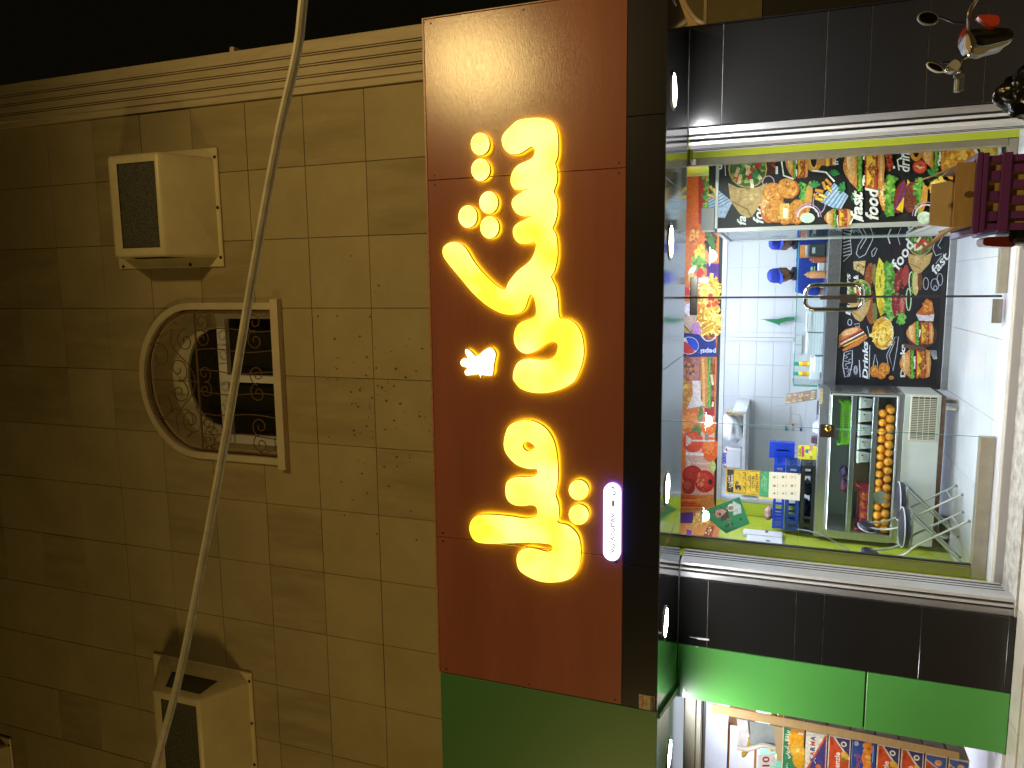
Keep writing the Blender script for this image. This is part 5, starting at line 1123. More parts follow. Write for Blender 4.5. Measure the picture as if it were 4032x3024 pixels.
# electric boxes and loose lead on the lime wall
eb = thing('fuse_box', 'white wall-mounted distribution box on the lime tiles', 'fuse box', (-2.2, 1.1, 1.5))
ez = [onX(2600+x*600/1659, 1650+y*600/1659, LWX+.04) for x, y in ((905, 1195), (1330, 1290), (1330, 1375), (940, 1285))]
MB().bbox(LWX+.007, LWX+.045, ez[1].y+.004, ez[0].y, ez[1].z, ez[0].z, .005).build('box', M_white, eb); MB().bbox(LWX+.007, LWX+.035, ez[2].y, ez[1].y, ez[1].z, ez[3].z, .004).build('side_box', M_white, eb)
MB().box(LWX+.0452, LWX+.046, ez[1].y+.08, ez[1].y+.17, ez[1].z+.13, ez[1].z+.16).build('breaker', mat('wine_red', (.16, .03, .05), .4), eb); MB().box(LWX+.0352, LWX+.036, ez[2].y+.08, ez[2].y+.12, ez[1].z+.11, ez[1].z+.15).build('breaker', mat('navy', (.03, .06, .2), .4), eb)
ca = MB().tube(smooth_line([tuple(onY(3150+x*750/2212, 1800+y*750/2212, c)) for x, y, c in ((-40, 842, 1.80), (0, 840, 1.76), (150, 868, 1.68), (310, 930, 1.62), (450, 1010, 1.58), (540, 1062, 1.55), (570, 1105, 1.52))], 6), .006, 6).build('power_cable', mat('grey_cord', (.2, .2, .2), .5), None, smooth=True); tag(ca, 'dark power cord hanging from the fridge along the lime wall', 'power cord')

# ================================================================ notices on the fixed glass
SG = GYP-.002
cw = thing('camera_notice', 'yellow camera warning notice in Arabic and English stuck on the left glass', 'notice', (-1.61, SG, 1.69))
MB().box(-1.716, -1.507, SG-.002, SG, 1.689, 1.956).build('sheet', mat('notice_yellow', (.55, .43, .03), .45), cw)
A = Art(zoomY(2800, 1750, 450/1659, SG-.0022))
A.poly([(212, 340), (714, 388), (690, 745), (210, 700)], (206, 176, 34)); A.stroke([(236, 362), (702, 396), (684, 732), (240, 690), (236, 362)], 7, (36, 32, 34)); A.poly([(250, 360), (332, 370), (322, 696), (240, 690), (228, 660), (234, 380)], (38, 34, 40))
A.text(arabic('تحذيــر'), 275, 640, 62, (214, 204, 180), bold=.02, ang=1, length=190); A.text('WARNING', 322, 622, 46, (214, 204, 180), bold=.04, length=185)
A.poly([(350, 640), (344, 600), (362, 540), (400, 545), (395, 585), (430, 600), (438, 660), (410, 662), (405, 620), (385, 640), (378, 660)], (36, 32, 34)); A.ell(380, 575, 14, 20, (206, 176, 34)); A.ell(380, 575, 7, 11, (36, 32, 34))
A.text(arabic('المكان مراقب'), 505, 700, 62, (36, 32, 34), bold=.02, length=300); A.text(arabic('بالكاميرات'), 575, 668, 56, (36, 32, 34), bold=.02, length=225); A.text('CCTV IN', 630, 640, 50, (36, 32, 34), bold=.03, length=178); A.text('OPERATION', 682, 698, 52, (36, 32, 34), bold=.03, length=270)
A.build('notice_print', cw)
pn = thing('price_sheet', 'pale sheet with a green heading and rows of small icons on the left glass', 'notice', (-1.61, SG, 1.38))
MB().prism([onY(2800+x*450/1659, 1750+y*450/1659, SG-.001) for x, y in ((722, 386), (1302, 424), (1284, 816), (705, 764))], (0, -.001, 0)).build('sheet', mat('cream_paper', (.66, .64, .50), .6), pn)
A = Art(zoomY(2800, 1750, 450/1659, SG-.0025)); A.poly([(722, 386), (845, 393), (832, 770), (705, 764)], (60, 156, 100)); A.text(arabic('المؤسسة السعودية'), 780, 680, 40, (170, 206, 180), length=220); A.stroke([(740, 500), (736, 640)], 8, (150, 196, 160)); A.stroke([(800, 490), (796, 650)], 7, (150, 196, 160))
for r, x in enumerate((915, 1040, 1170)):
    for c, y in enumerate((475, 600, 710)):
        A.ell(x+5, y, 20, 20, rnd.choice([(206, 206, 176), (150, 160, 140), (190, 186, 160)])); A.ell(x+5, y, 9, 11, rnd.choice([(90, 90, 80), (120, 160, 120), (60, 100, 110), (110, 80, 60)])); A.stroke([(x+50, y-26), (x+48, y+24)], 14, (186, 184, 160)); A.stroke([(x-22, y-24), (x-24, y+24)], 5, (200, 198, 170))
A.rect(1262, 426, 1290, 440, (40, 110, 90)); A.build('sheet_print', pn)
yt = MB().prism([onY(2800+x*450/1659, 1750+y*450/1659, SG-.004) for x, y in ((672, 762), (690, 750), (910, 785), (905, 802), (700, 780))], (0, -.001, 0)).build('tape', mat('yellow_tape', (.7, .5, .05), .4)); tag(yt, 'strip of yellow tape under the pale sheet on the left glass', 'tape')
fo = thing('green_poster', 'tilted green poster with two portrait figures in white and red headdress', 'poster', (-1.9, GYP+.03, 1.95))
MB().prism([onY(2600+x*600/1659, 1650+y*600/1659, GYP+.02) for x, y in ((440, 1010), (860, 848), (975, 1140), (715, 1246), (640, 1185))], (0, .003, 0)).build('cloth', mat('poster_green', (.012, .22, .08), .55), fo)
A = Art(zoomY(2600, 1650, 600/1659, GYP+.0198)); A.stroke([(600, 950), (665, 1180)], 3, (30, 110, 64)); A.stroke([(700, 905), (800, 1195)], 3, (30, 110, 64))
def bust(ox, oy, cloth, band, robe, beard):
    A.poly([(ox+35, oy-75), (ox+120, oy-30), (ox+130, oy+55), (ox+40, oy+85)], robe); A.ell(ox+14, oy, 52, 40, cloth, -15); A.poly([(ox, oy-40), (ox+60, oy-52), (ox+100, oy-25), (ox+70, oy+10), (ox+30, oy+30)], cloth); A.ell(ox+14, oy+4, 30, 22, (190, 130, 96), -15); A.ell(ox+30, oy+6, 12, 17, beard, -15); A.ell(ox+8, oy+12, 3, 4, (50, 36, 30)); A.ell(ox+8, oy-4, 3, 4, (50, 36, 30)); A.stroke([(ox-22, oy-36), (ox-30, oy), (ox-20, oy+36)], 9, band)
bust(620, 1030, (220, 150, 150), (40, 30, 30), (80, 60, 50), (60, 40, 34)); bust(755, 965, (226, 226, 226), (36, 30, 34), (214, 214, 216), (170, 140, 120))
A.poly([(700, 1155), (790, 1125), (800, 1150), (712, 1185)], (16, 90, 52)); A.text(arabic('دام عزك'), 770, 1165, 20, (190, 214, 190), ang=15, length=60); A.spots(740, 1100, 50, 16, 16, 4, 8, [(206, 170, 60), (150, 120, 90), (60, 130, 70)], -25); A.text(arabic('الوطن'), 690, 1030, 34, (150, 200, 160), ang=18, length=60); A.ell(875, 1090, 16, 16, (30, 90, 60)); A.build('poster_print', fo)

# ================================================================ FOLDING CHAIRS
M_tubeg = mat('grey_enamel_tube', (.40, .43, .43), .35, .3); M_vinyl = mat('navy_vinyl', (.022, .024, .05), .38, bump=.1, bscale=80); M_pipe = mat('white_piping', (.7, .7, .72), .5)
def folding_chair(label, x, y, rz):
    """origin on the floor under the seat centre; the sitter faces +x"""
    t = thing('folding_chair', label, 'folding chair', (0, 0, 0), 'padded folding chairs beside the fridge'); hw = .115
    def pad(name, c, rx, ry, h, tilt=0):
        M = Matrix.Translation(c) @ Matrix.Rotation(tilt, 4, 'Y')
        pr = [(1e-6, 0), (.75, 0), (.96, h*.12), (1, h*.35), (1, h*.75), (.93, h*.95), (.6, h*1.03), (1e-6, h*1.05)]
        o = MB().lathe([(r, z) for r, z in pr], (0, 0, 0), 28).build(name, M_vinyl, t, smooth=True, world=False)
        for v in o.data.vertices: v.co = M @ Vector((v.co.x*rx, v.co.y*ry, v.co.z))
        q = MB().tube([M @ Vector((rx*1.004*math.cos(a), ry*1.004*math.sin(a), h*.8)) for a in [6.283*i/32 for i in range(32)]], .0045, 6, closed=True).build('piping', M_pipe, o, smooth=True, world=False)
        return o
    pad('seat', Vector((0, 0, .425)), .17, .165, .06)
    pad('backrest', Vector((-.245, 0, .70)), .075, .11, .04, math.radians(-78))
    f = MB(); g_ = MB()
    for sy in (-1, 1):
        f.tube(smooth_line([(-.255, sy*.06, .70), (-.245, sy*.085, .58), (-.20, sy*hw, .46), (-.10, sy*hw, .36), (.14, sy*hw, .012)], 5), .0095, 8)
    f.cyl((.09, -hw, .082), (.09, hw, .082), .007, 8); f.build('front_frame', M_tubeg, t, smooth=True, world=False)
    for sy in (-1, 1): g_.tube([(.145, sy*(hw-.022), .415), (.11, sy*(hw-.022), .385), (-.25, sy*(hw-.022), .012)], .0095, 8)
    g_.cyl((-.20, -hw+.022, .065), (-.20, hw-.022, .065), .007, 8).tube([(.145, -hw+.022, .413), (.145, hw-.022, .413)], .0095, 8); g_.build('rear_frame', M_tubeg, t, smooth=True, world=False)
    MB().box(-.15, .15, -hw+.004, -hw+.007, .405, .424).box(-.15, .15, hw-.007, hw-.004, .405, .424).build('seat_rail', M_tubeg, t, world=False)
    for sx, sy in ((.14, -hw), (.14, hw), (-.25, -hw+.022), (-.25, hw-.022)): MB().cyl((sx, sy, 0), (sx, sy, .02), .0125, 8).build('foot_cap', mat('grey_rubber', (.2, .2, .2), .7), t, world=False)
    t.location = (x, y, GZ); t.rotation_euler = (0, 0, rz); return t
folding_chair('navy padded folding chair nearer the door middle, right of its twin', -1.925, 1.51, math.radians(-4))
folding_chair('navy padded folding chair closest to the glass, its back by the lime wall', -2.07, 1.21, math.radians(-2))

# ================================================================ WORKERS
M_skin = mat('brown_skin', (.20, .10, .06), .5); M_shirt = mat('blue_polo', (.010, .038, .30), .8, var=.25, vscale=14); M_trs = mat('dark_trousers', (.02, .02, .024), .8); M_cap = mat('blue_cap', (.010, .032, .34), .75); M_hair = mat('black_hair', (.012, .010, .009), .6); M_shoe = mat('black_shoe', (.015, .015, .015), .5); M_glove = mat('dark_glove', (.03, .03, .035), .5)
def skin(name, nodes, edges, m, parent, sub=2, root=0):
    me = bpy.data.meshes.new(name); me.from_pydata([Vector(n[:3]) for n in nodes], edges, []); o = bpy.data.objects.new(name, me); COL.objects.link(o)
    md = o.modifiers.new('skin', 'SKIN'); sv = me.skin_vertices[0].data
    for i, n in enumerate(nodes): sv[i].radius = (n[3], n[4] if len(n) > 4 else n[3]); sv[i].use_root = i == root
    md.use_smooth_shade = True; s = o.modifiers.new('sub', 'SUBSURF'); s.levels = sub; s.render_levels = sub
    dg = bpy.context.evaluated_depsgraph_get(); me2 = bpy.data.meshes.new_from_object(o.evaluated_get(dg)); bpy.data.objects.remove(o)
    me2.name = name; me2.materials.clear(); me2.materials.append(m)
    for p in me2.polygons: p.use_smooth = True
    o2 = bpy.data.objects.new(name, me2); COL.objects.link(o2); o2.parent = parent; return o2
def worker(label, x, y, rz, s, lean, hands):
    """standing person facing -y at rz = 0; hands = ((x,y,z),(x,y,z)) of the two hands in own metres"""
    t = thing('person', label, 'person', (0, 0, 0), None)
    hz = 1.50; L = lean
    hl, hr = hands
    body = [(0, 0, .90, .115, .08), (0, -.02*L, 1.12, .115, .07), (0, -.07*L, 1.32, .115, .065), (0, -.11*L, 1.43, .062, .06), (0, -.14*L, 1.48, .058, .06),
            (-.18, -.09*L, 1.385, .052), (.18, -.09*L, 1.385, .052),
            (-.23, -.10, 1.12, .042), (.23, -.10, 1.12, .042), (hl[0], hl[1], hl[2], .028), (hr[0], hr[1], hr[2], .028),
            (-.09, 0, .82, .085), (.09, 0, .82, .085), (-.10, -.01, .46, .058), (.10, -.01, .46, .058), (-.10, .02, .09, .042), (.10, .02, .09, .042), (-.11, -.13, .04, .035), (.11, -.13, .04, .035)]
    ed = [(0, 1), (1, 2), (2, 3), (3, 4), (2, 5), (2, 6), (5, 7), (6, 8), (7, 9), (8, 10), (0, 11), (0, 12), (11, 13), (12, 14), (13, 15), (14, 16), (15, 17), (16, 18)]
    b = skin('body', body, ed, M_skin, t)
    # head: a shaped ball joined to the same mesh, with nose, chin, ears; tilted to look down at the work
    bm = bmesh.new(); bm.from_mesh(b.data)
    T = Matrix.Translation((0, -.155*L, 1.583)) @ Matrix.Rotation(math.radians(9*L), 4, 'X')
    h = bmesh.new(); bmesh.ops.create_uvsphere(h, u_segments=20, v_segments=14, radius=.1)
    for v in h.verts:
        c = v.co; c.x *= .76; c.z *= 1.20; c.y *= .98
        if c.z < -.02 and c.y < 0: c.x *= 1-(-c.z-.02)*2.2; c.y -= .008
        d = (c-Vector((0, -.096, -.022))).length
        if d < .032: c.y -= .026*(1-d/.032)
        if (c-Vector((0, -.09, -.07))).length < .03: c.y -= .004
        for sx in (-.031, .031):
            if (c-Vector((sx, -.085, .008))).length < .02: c.y += .010
        v.co = T @ c
    mt = bpy.data.meshes.new('head'); h.to_mesh(mt); h.free(); bm.from_mesh(mt); bpy.data.meshes.remove(mt)
    for sx in (-1, 1):
        e = bmesh.new(); bmesh.ops.create_uvsphere(e, u_segments=8, v_segments=6, radius=.026)
        for v in e.verts: v.co = T @ Vector((sx*.078+v.co.x*.3, .008+v.co.y*.7, -.012+v.co.z*1.1))
        me = bpy.data.meshes.new('ear'); e.to_mesh(me); e.free(); bm.from_mesh(me); bpy.data.meshes.remove(me)
    for hd, sx in ((hl, -1), (hr, 1)):                     # palm, four fingers, thumb
        def add(P, r):
            m_ = MB().tube([Vector(p) for p in P], r, 6); q = bpy.data.meshes.new('finger'); q.from_pydata(m_.v, [], m_.f); bm.from_mesh(q); bpy.data.meshes.remove(q)
        c = Vector(hd); add([c, c+Vector((0, -.035, -.01)), c+Vector((0, -.08, -.02))], [.024, .034, .030])
        for k in range(4):
            o_ = Vector(((k-1.5)*.016, -.078, -.02)); l = (.065, .075, .07, .052)[k]; add([c+o_, c+o_+Vector((0, -l*.5, -.006)), c+o_+Vector((0, -l*.85, -.03)), c+o_+Vector((0, -l*.8, -.05))], [.009, .009, .008, .006])
        add([c+Vector((-sx*.026, -.03, -.01)), c+Vector((-sx*.05, -.055, -.018)), c+Vector((-sx*.048, -.085, -.03))], [.012, .011, .008])
    bm.to_mesh(b.data); bm.free()
    for p in b.data.polygons: p.use_smooth = True
    sh_ = [(0, 0, .86, .145, .115), (0, -.02*L, 1.12, .158, .118), (0, -.08*L, 1.335, .180, .122), (0, -.105*L, 1.415, .075, .07), (-.19, -.09*L, 1.388, .070), (.19, -.09*L, 1.388, .070), (-.225, -.095, 1.15, .060), (.225, -.095, 1.15, .060)]
    skin('shirt', sh_, [(0, 1), (1, 2), (2, 3), (2, 4), (2, 5), (4, 6), (5, 7)], M_shirt, t)
    MB().lathe([(.066, -.012), (.078, .0), (.075, .028), (.064, .034)], (0, -.112*L, 1.442), 18, Matrix.Rotation(math.radians(14), 4, 'X')).build('collar', mat('navy_collar', (.012, .016, .05), .8), t, smooth=True, world=False)
    skin('trousers', [(0, 0, .93, .135, .108), (-.09, 0, .80, .092), (.09, 0, .80, .092), (-.10, -.01, .46, .068), (.10, -.01, .46, .068), (-.10, .02, .13, .056), (.10, .02, .13, .056)], [(0, 1), (0, 2), (1, 3), (2, 4), (3, 5), (4, 6)], M_trs, t)
    for sx in (-1, 1): MB().ball((sx*.105, -.06, .04), .05, 12, 8, .95, 2.3, .8).build('shoe', M_shoe, t, smooth=True, world=False)
    cp_ = MB().lathe([(.086, -.012), (.089, .0), (.088, .045), (.075, .085), (.045, .108), (.008, .116), (1e-6, .116)], (0, 0, 0), 22, None, .93, 1.17)
    cp_.v = [T @ (v+Vector((0, .0, .046))) for v in cp_.v]; cp = cp_.build('cap', M_cap, t, smooth=True, world=False)
    bp = []
    for i in range(13):
        a = math.pi+math.pi*i/12; bp.append((.084*math.cos(a), -.005+.09*math.sin(a), .034))
    bp = [(a_, b_, c_+.010) for a_, b_, c_ in bp]; q = [T @ Vector(p) for p in bp]; q2 = [T @ Vector((p[0]*1.02, p[1]-.085*math.sin(math.pi*i/12), p[2]-.022*math.sin(math.pi*i/12))) for i, p in enumerate(bp)]
    n = 13; MB().add(q+q2+[v+Vector((0, 0, -.004)) for v in q]+[v+Vector((0, 0, -.004)) for v in q2], [(i, i+1, n+i+1, n+i) for i in range(n-1)]+[(2*n+i, 3*n+i, 3*n+i+1, 2*n+i+1) for i in range(n-1)]+[(n+i, n+i+1, 3*n+i+1, 3*n+i) for i in range(n-1)]).build('brim', M_cap, cp, smooth=True, world=False)
    hm = MB().lathe([(.082, -.055), (.086, -.02), (.087, .03)], (0, 0, 0), 20, None, .94, 1.1); hm.v = [T @ (v+Vector((0, .012, .0))) for v in hm.v if True]; hm.f = [f for f in hm.f if len(f) == 4 and sum((T.inverted() @ hm.v[i]).y for i in f)/4 > -.01]; hm.build('hair', M_hair, t, smooth=True, world=False)
    bd = MB().ball((0, -.050, -.082), .040, 12, 8, 1.15, .8, .72); bd.v = [T @ v for v in bd.v]; bd.build('beard', M_hair, t, smooth=True, world=False)
    ey = MB().ball((-.031, -.083, .006), .011, 8, 6).ball((.031, -.083, .006), .011, 8, 6); ey.v = [T @ v for v in ey.v]; ey.build('eyes', mat('eye_white', (.6, .58, .55), .3), t, smooth=True, world=False)
    pu = MB().ball((-.031, -.0925, .004), .005, 8, 6).ball((.031, -.0925, .004), .005, 8, 6); pu.v = [T @ v for v in pu.v]; pu.build('pupils', M_dk, t, smooth=True, world=False)
    mo = MB().ball((0, -.094, -.052), .018, 10, 6, 1.1, .35, .28); mo.v = [T @ v for v in mo.v]; mo.build('mouth', mat('lip', (.20, .08, .06), .5), t, smooth=True, world=False)
    lg = MB().box(.055, .095, -.196-.0*L, -.192, 1.26, 1.285).box(.05, .10, -.1965, -.1925, 1.24, 1.25); lg.build('chest_mark', mat('lime_print', (.4, .6, .2), .6), t, world=False)
    t.location = (x, y, GZ); t.rotation_euler = (0, 0, rz); t.scale = (s, s, s); return t
worker('worker in a blue cap and blue polo shirt bending over the counter behind the glass', .14, 3.14, math.radians(-18), .955, 1.15, ((-.10, -.30, 1.10), (.12, -.32, 1.10)))
worker('second worker in a blue cap, half hidden behind the booth post', .435, 3.32, math.radians(4), .955, .9, ((-.12, -.28, 1.08), (.14, -.30, 1.08)))
pb = MB().bbox(-.45, .40, 2.925, 3.0, GZ+.02, 1.04, .004).build('prep_bench', M_steel); tag(pb, 'low steel prep bench in front of the workers', 'bench')
# ================================================================ DELIVERY MOTORBIKE in the street
BX, BYY, BZ = .62, -2.42, -.115
M_rubber = mat('tyre_rubber', (.015, .015, .015), .8); M_redp = mat('red_bike_paint', (.42, .045, .025), .25, coat=.5); M_bblk = mat('bike_black', (.014, .014, .015), .35); M_wrap = mat('black_stretch_wrap', (.010, .010, .011), .22, bump=.6, bscale=30); M_gplast = mat('grey_shield', (.22, .22, .21), .35)
bk = thing('motorbike', 'small red and black delivery motorbike parked before the right pillar', 'motorbike', (BX, BYY, BZ))
def wheel(x, r):
    w = MB().tube([(x+r*math.cos(a), BYY, BZ+r+.0+r*math.sin(a)) for a in [6.283*i/36 for i in range(36)]], .042, 10, closed=True).build('tyre', M_rubber, bk, smooth=True)
    s = MB().tube([(x+(r-.05)*math.cos(a), BYY, BZ+r+(r-.05)*math.sin(a)) for a in [6.283*i/36 for i in range(36)]], .014, 8, closed=True)
    for i in range(12): a = 6.283*i/12; s.tube([(x, BYY, BZ+r), (x+(r-.05)*math.cos(a), BYY, BZ+r+(r-.05)*math.sin(a))], .004, 4)
    s.cyl((x, BYY-.05, BZ+r), (x, BYY+.05, BZ+r), .04, 12).build('rim', M_chrome, bk, smooth=True)
wheel(.26, .245); wheel(1.28, .245)
MB().tube([(.26, BYY-.08, BZ+.245), (.62, BYY-.07, BZ+.35), (.95, BYY-.05, BZ+.62), (1.06, BYY, BZ+.98)], .025, 8).tube([(.26, BYY+.08, BZ+.245), (.62, BYY+.07, BZ+.35), (.95, BYY+.05, BZ+.62), (1.06, BYY, BZ+.98)], .025, 8).tube([(.12, BYY, BZ+.72), (.62, BYY, BZ+.70), (.9, BYY, BZ+.62)], .03, 8).build('frame', M_bblk, bk, smooth=True)
for s in (-1, 1): MB().tube([(1.28, BYY+s*.075, BZ+.245), (1.17, BYY+s*.075, BZ+.62), (1.04, BYY+s*.06, BZ+1.02)], [.022, .022, .026], 10).build('fork', M_chrome, bk, smooth=True)
MB().bbox(.52, .82, BYY-.11, BYY+.11, BZ+.24, BZ+.50, .04, 2).build('engine', mat('engine_alu', (.3, .3, .3), .4, .8), bk)
MB().tube([(.7, BYY-.12, BZ+.27), (.45, BYY-.15, BZ+.24), (.0, BYY-.16, BZ+.32)], [.02, .035, .045], 10).build('exhaust', M_chrome, bk, smooth=True)
MB().ball((.30, BYY, BZ+.52), .2, 16, 10, 1.3, .42, .35).build('rear_cowl', M_redp, bk, smooth=True)
MB().bbox(.20, .72, BYY-.13, BYY+.13, BZ+.70, BZ+.80, .045, 3).build('seat', M_bblk, bk, smooth=True)
# front cowl, red panels, grey leg shield, headlamp
MB().ball((1.02, BYY+.08, BZ+.76), .10, 18, 12, .8, 1.0, 1.15).build('front_cowl', M_bblk, bk, smooth=True)
def blade(px, y, th, name, m):
    P = [onY(3400+x*632/1872, yy*632/1872, y) for x, yy in smooth_loop(px, 4)]; MB().prism(P, (0, th, 0)).build(name, m, bk)
blade([(1335, 185), (1420, 170), (1560, 180), (1590, 240), (1560, 300), (1500, 318), (1450, 290), (1380, 235)], BYY-.135, .03, 'red_panel', M_redp)
blade([(1200, 290), (1165, 340), (1145, 410), (1150, 440), (1190, 380), (1215, 320)], BYY-.12, .06, 'red_panel', M_redp)
blade([(1215, 395), (1190, 470), (1190, 540), (1235, 610), (1252, 560), (1245, 480)], BYY-.14, .02, 'cream_panel', mat('cream_panel', (.55, .5, .36), .4))
blade([(1240, 560), (1250, 610), (1330, 640), (1400, 625), (1470, 580), (1620, 530), (1745, 462), (1640, 490), (1480, 530), (1380, 555), (1310, 535)], BYY-.13, .05, 'leg_shield', M_gplast)
blade([(1200, 370), (1260, 380), (1320, 500), (1270, 540), (1230, 440)], BYY-.137, .03, 'chrome_bezel', M_chrome)
blade([(1225, 350), (1420, 330), (1700, 330), (1740, 440), (1560, 500), (1400, 530), (1290, 510), (1240, 430)], BYY-.10, .16, 'headlamp_housing', M_bblk)
hb = smooth_line([tuple(onY(3400+x*632/1872, yy*632/1872, c)) for x, yy, c in ((1085, 1075, BYY-.02), (1100, 880, BYY-.03), (1120, 820, BYY-.05), (1160, 690, BYY-.08), (1240, 610, BYY-.10), (1230, 400, BYY-.12), (1225, 170, BYY-.20), (1290, 40, BYY-.24), (1325, -20, BYY-.26))], 5)
MB().tube(hb, .006, 8).build('handlebar', M_chrome, bk, smooth=True)
g0, g1 = (onY(3400+x*632/1872, yy*632/1872, BYY-.025) for x, yy in ((1088, 1075), (1100, 900)))
MB().tube([g0, g1], .0098, 12).tube([g1, g1+(g1-g0)*.18], .015, 12).build('grip', mat('ribbed_grip', (.26, .29, .34), .4, .2), bk, smooth=True)
l0, l1 = (onY(3400+x*632/1872, yy*632/1872, BYY-.01) for x, yy in ((1150, 1060), (1160, 870))); MB().tube([l0, l1], .005, 6).build('brake_lever', mat('lever_grey', (.3, .28, .24), .4, .5), bk, smooth=True)
blade([(990, 750), (1050, 700), (1095, 700), (1135, 745), (1120, 790), (1060, 825), (1010, 815), (970, 800)], BYY-.10, .05, 'instrument_pod', mat('grey_pod', (.36, .37, .38), .4))
kn = onY(3400+990*632/1872, 812*632/1872, BYY-.105); MB().ball(kn, .010, 10, 8).build('switch', M_chrome, bk, smooth=True)
def mirror(cx, cy, rx, ry, rot, y, m, stem):
    c = onY(3400+cx*632/1872, cy*632/1872, y); a0 = math.radians(rot)
    L = [onY(3400+(cx+rx*math.cos(a)*math.cos(a0)-ry*math.sin(a)*math.sin(a0))*632/1872, (cy+rx*math.cos(a)*math.sin(a0)+ry*math.sin(a)*math.cos(a0))*632/1872, y) for a in [6.283*i/24 for i in range(24)]]
    sh_ = MB(); n = 24
    vs = []; fs = []
    for k, (f, d) in enumerate(((.86, 0), (1, .002), (1, .012), (.8, .028), (.4, .036))): vs += [c+(p-c)*f+Vector((0, d, 0)) for p in L]
    for k in range(4): fs += [(k*n+i, k*n+(i+1) % n, (k+1)*n+(i+1) % n, (k+1)*n+i) for i in range(n)]
    fs.append(tuple(4*n+i for i in range(n))); mo = sh_.add(vs, fs).build('mirror', m, bk, smooth=True)
    MB().add([c+(p-c)*.86 for p in L], [tuple(range(n))]).build('mirror_glass', mat('mirror_glass', (.5, .52, .5), .05, 1.0), mo)
    MB().tube(smooth_line([tuple(onY(3400+x*632/1872, yy*632/1872, y+.02)) for x, yy in stem], 4), .0045, 6).build('mirror_stem', M_bblk, bk, smooth=True)
mirror(755, 208, 128, 78, 5, BYY-.16, mat('grey_mirror_back', (.16, .155, .145), .4), [(880, 195), (960, 220), (1050, 258), (1130, 268), (1215, 262)])
mirror(838, 782, 112, 42, 24, BYY-.05, mat('pale_mirror_rim', (.6, .58, .45), .4), [(905, 735), (960, 728), (1020, 730)])
tl = MB(); q = [onY(3550+x*482/1290, 380+y*482/1290, BYY-.08) for x, y in ((862, 1500), (858, 1545), (880, 1572), (960, 1580), (1160, 1588), (1195, 1570), (1205, 1510), (1190, 1470), (900, 1480))]
tl.prism(q, (0, .10, 0)).build('tail_light', mat('red_lens', (.40, .02, .015), .12, coat=.6), bk)
MB().bbox(.13, .22, BYY-.10, BYY+.12, BZ+.82, BZ+.93, .02, 2).build('tail_bracket', M_bblk, bk)
MB().bbox(.12, .48, BYY-.14, BYY+.14, BZ+.80, BZ+.83, .004).build('rear_rack', M_bblk, bk)
wb = MB().ball((.665, BYY+.02, BZ+.845), .105, 26, 18, .85, 1.1, 1.15).build('wrapped_bundle', M_wrap, None, smooth=True); crumple(wb, .05, 11, 2.0); tag(wb, 'bundle wrapped in shiny black plastic on the motorbike seat', 'bundle')

# purple crate on the rear rack, cardboard box inside it
M_pur = mat('purple_crate_plastic', (.12, .03, .21), .4); M_card = mat('cardboard', (.42, .28, .13), .8, var=.15, vscale=12, stretch=(1, 1, 8)); M_cardl = mat('cardboard_inner', (.58, .44, .27), .8, var=.1, vscale=8)
KX0, KX1, KY0, KY1, KZ0, KZ1 = .175, .425, BYY-.20, BYY+.16, .72, .955
pc_ = thing('purple_crate', 'purple slatted plastic crate strapped on the back of the motorbike', 'crate', ((KX0+KX1)/2, BYY, KZ0))
w = .012; rim = MB()
for z0, z1, d in ((KZ1-.036, KZ1-.020, .010), (KZ1-.018, KZ1, .012), (KZ1-.105, KZ1-.075, .008), (KZ0, KZ0+.03, .004)):
    for (a, b, p, q_) in ((KX0-d, KX1+d, KY0-d, KY0+w), (KX0-d, KX1+d, KY1-w, KY1+d), (KX0-d, KX0+w, KY0+w, KY1-w), (KX1-w, KX1+d, KY0+w, KY1-w)): rim.bbox(a, b, p, q_, z0, z1, .002)
rim.build('rim', M_pur, pc_)
def slatw(x0, x1, y0, y1, z0, z1): MB().bbox(x0, x1, y0, y1, z0, z1, .0015).build('slat', M_pur, pc_)
for i in range(4):
    x = KX0+.036+i*.052; slatw(x, x+.026, KY0+.002, KY0+w-.002, KZ0+.03, KZ1-.105); slatw(x, x+.026, KY1-w+.002, KY1-.002, KZ0+.03, KZ1-.036)
for x0, x1 in ((KX0, KX0+.022), (KX1-.022, KX1)): slatw(x0, x1, KY0+.001, KY0+w-.001, KZ0+.03, KZ1-.036)
for i in range(3): x = KX0+.03+i*.068; slatw(x, x+.034, KY0+.003, KY0+w-.003, KZ1-.075, KZ1-.036)
for i in range(6):
    y = KY0+.016+i*.057; slatw(KX0+.002, KX0+w-.002, y, y+.028, KZ0+.03, KZ1-.036); slatw(KX1-w+.002, KX1-.002, y, y+.028, KZ0+.03, KZ1-.036)
MB().box(KX0+.012, KX1-.012, KY0+.012, KY1-.012, KZ0+.002, KZ0+.008).build('floor_panel', M_pur, pc_)
cbx = thing('cardboard_box', 'open cardboard box with raised flaps standing in the purple crate', 'cardboard box', ((KX0+KX1)/2, BYY, KZ0+.01))
a, b, p, q_ = KX0+.016, KX1-.016, KY0+.016, KY1-.016; zt = 1.012
MB().box(a, b, p, p+.004, KZ0+.012, zt).box(a, b, q_-.004, q_, KZ0+.012, zt-.05).box(a, a+.004, p+.004, q_-.004, KZ0+.012, zt-.01).box(b-.004, b, p+.004, q_-.004, KZ0+.012, zt-.01).box(a+.004, b-.004, p+.004, q_-.004, KZ0+.012, KZ0+.016).build('box', M_card, cbx)
f1 = [Vector((a, p+.01, zt-.012)), Vector((a, q_-.03, zt-.02)), Vector((a-.085, q_-.06, zt+.055)), Vector((a-.075, p+.03, zt+.085))]
MB().prism(f1, (.004, 0, .003)).build('flap', M_cardl, cbx)
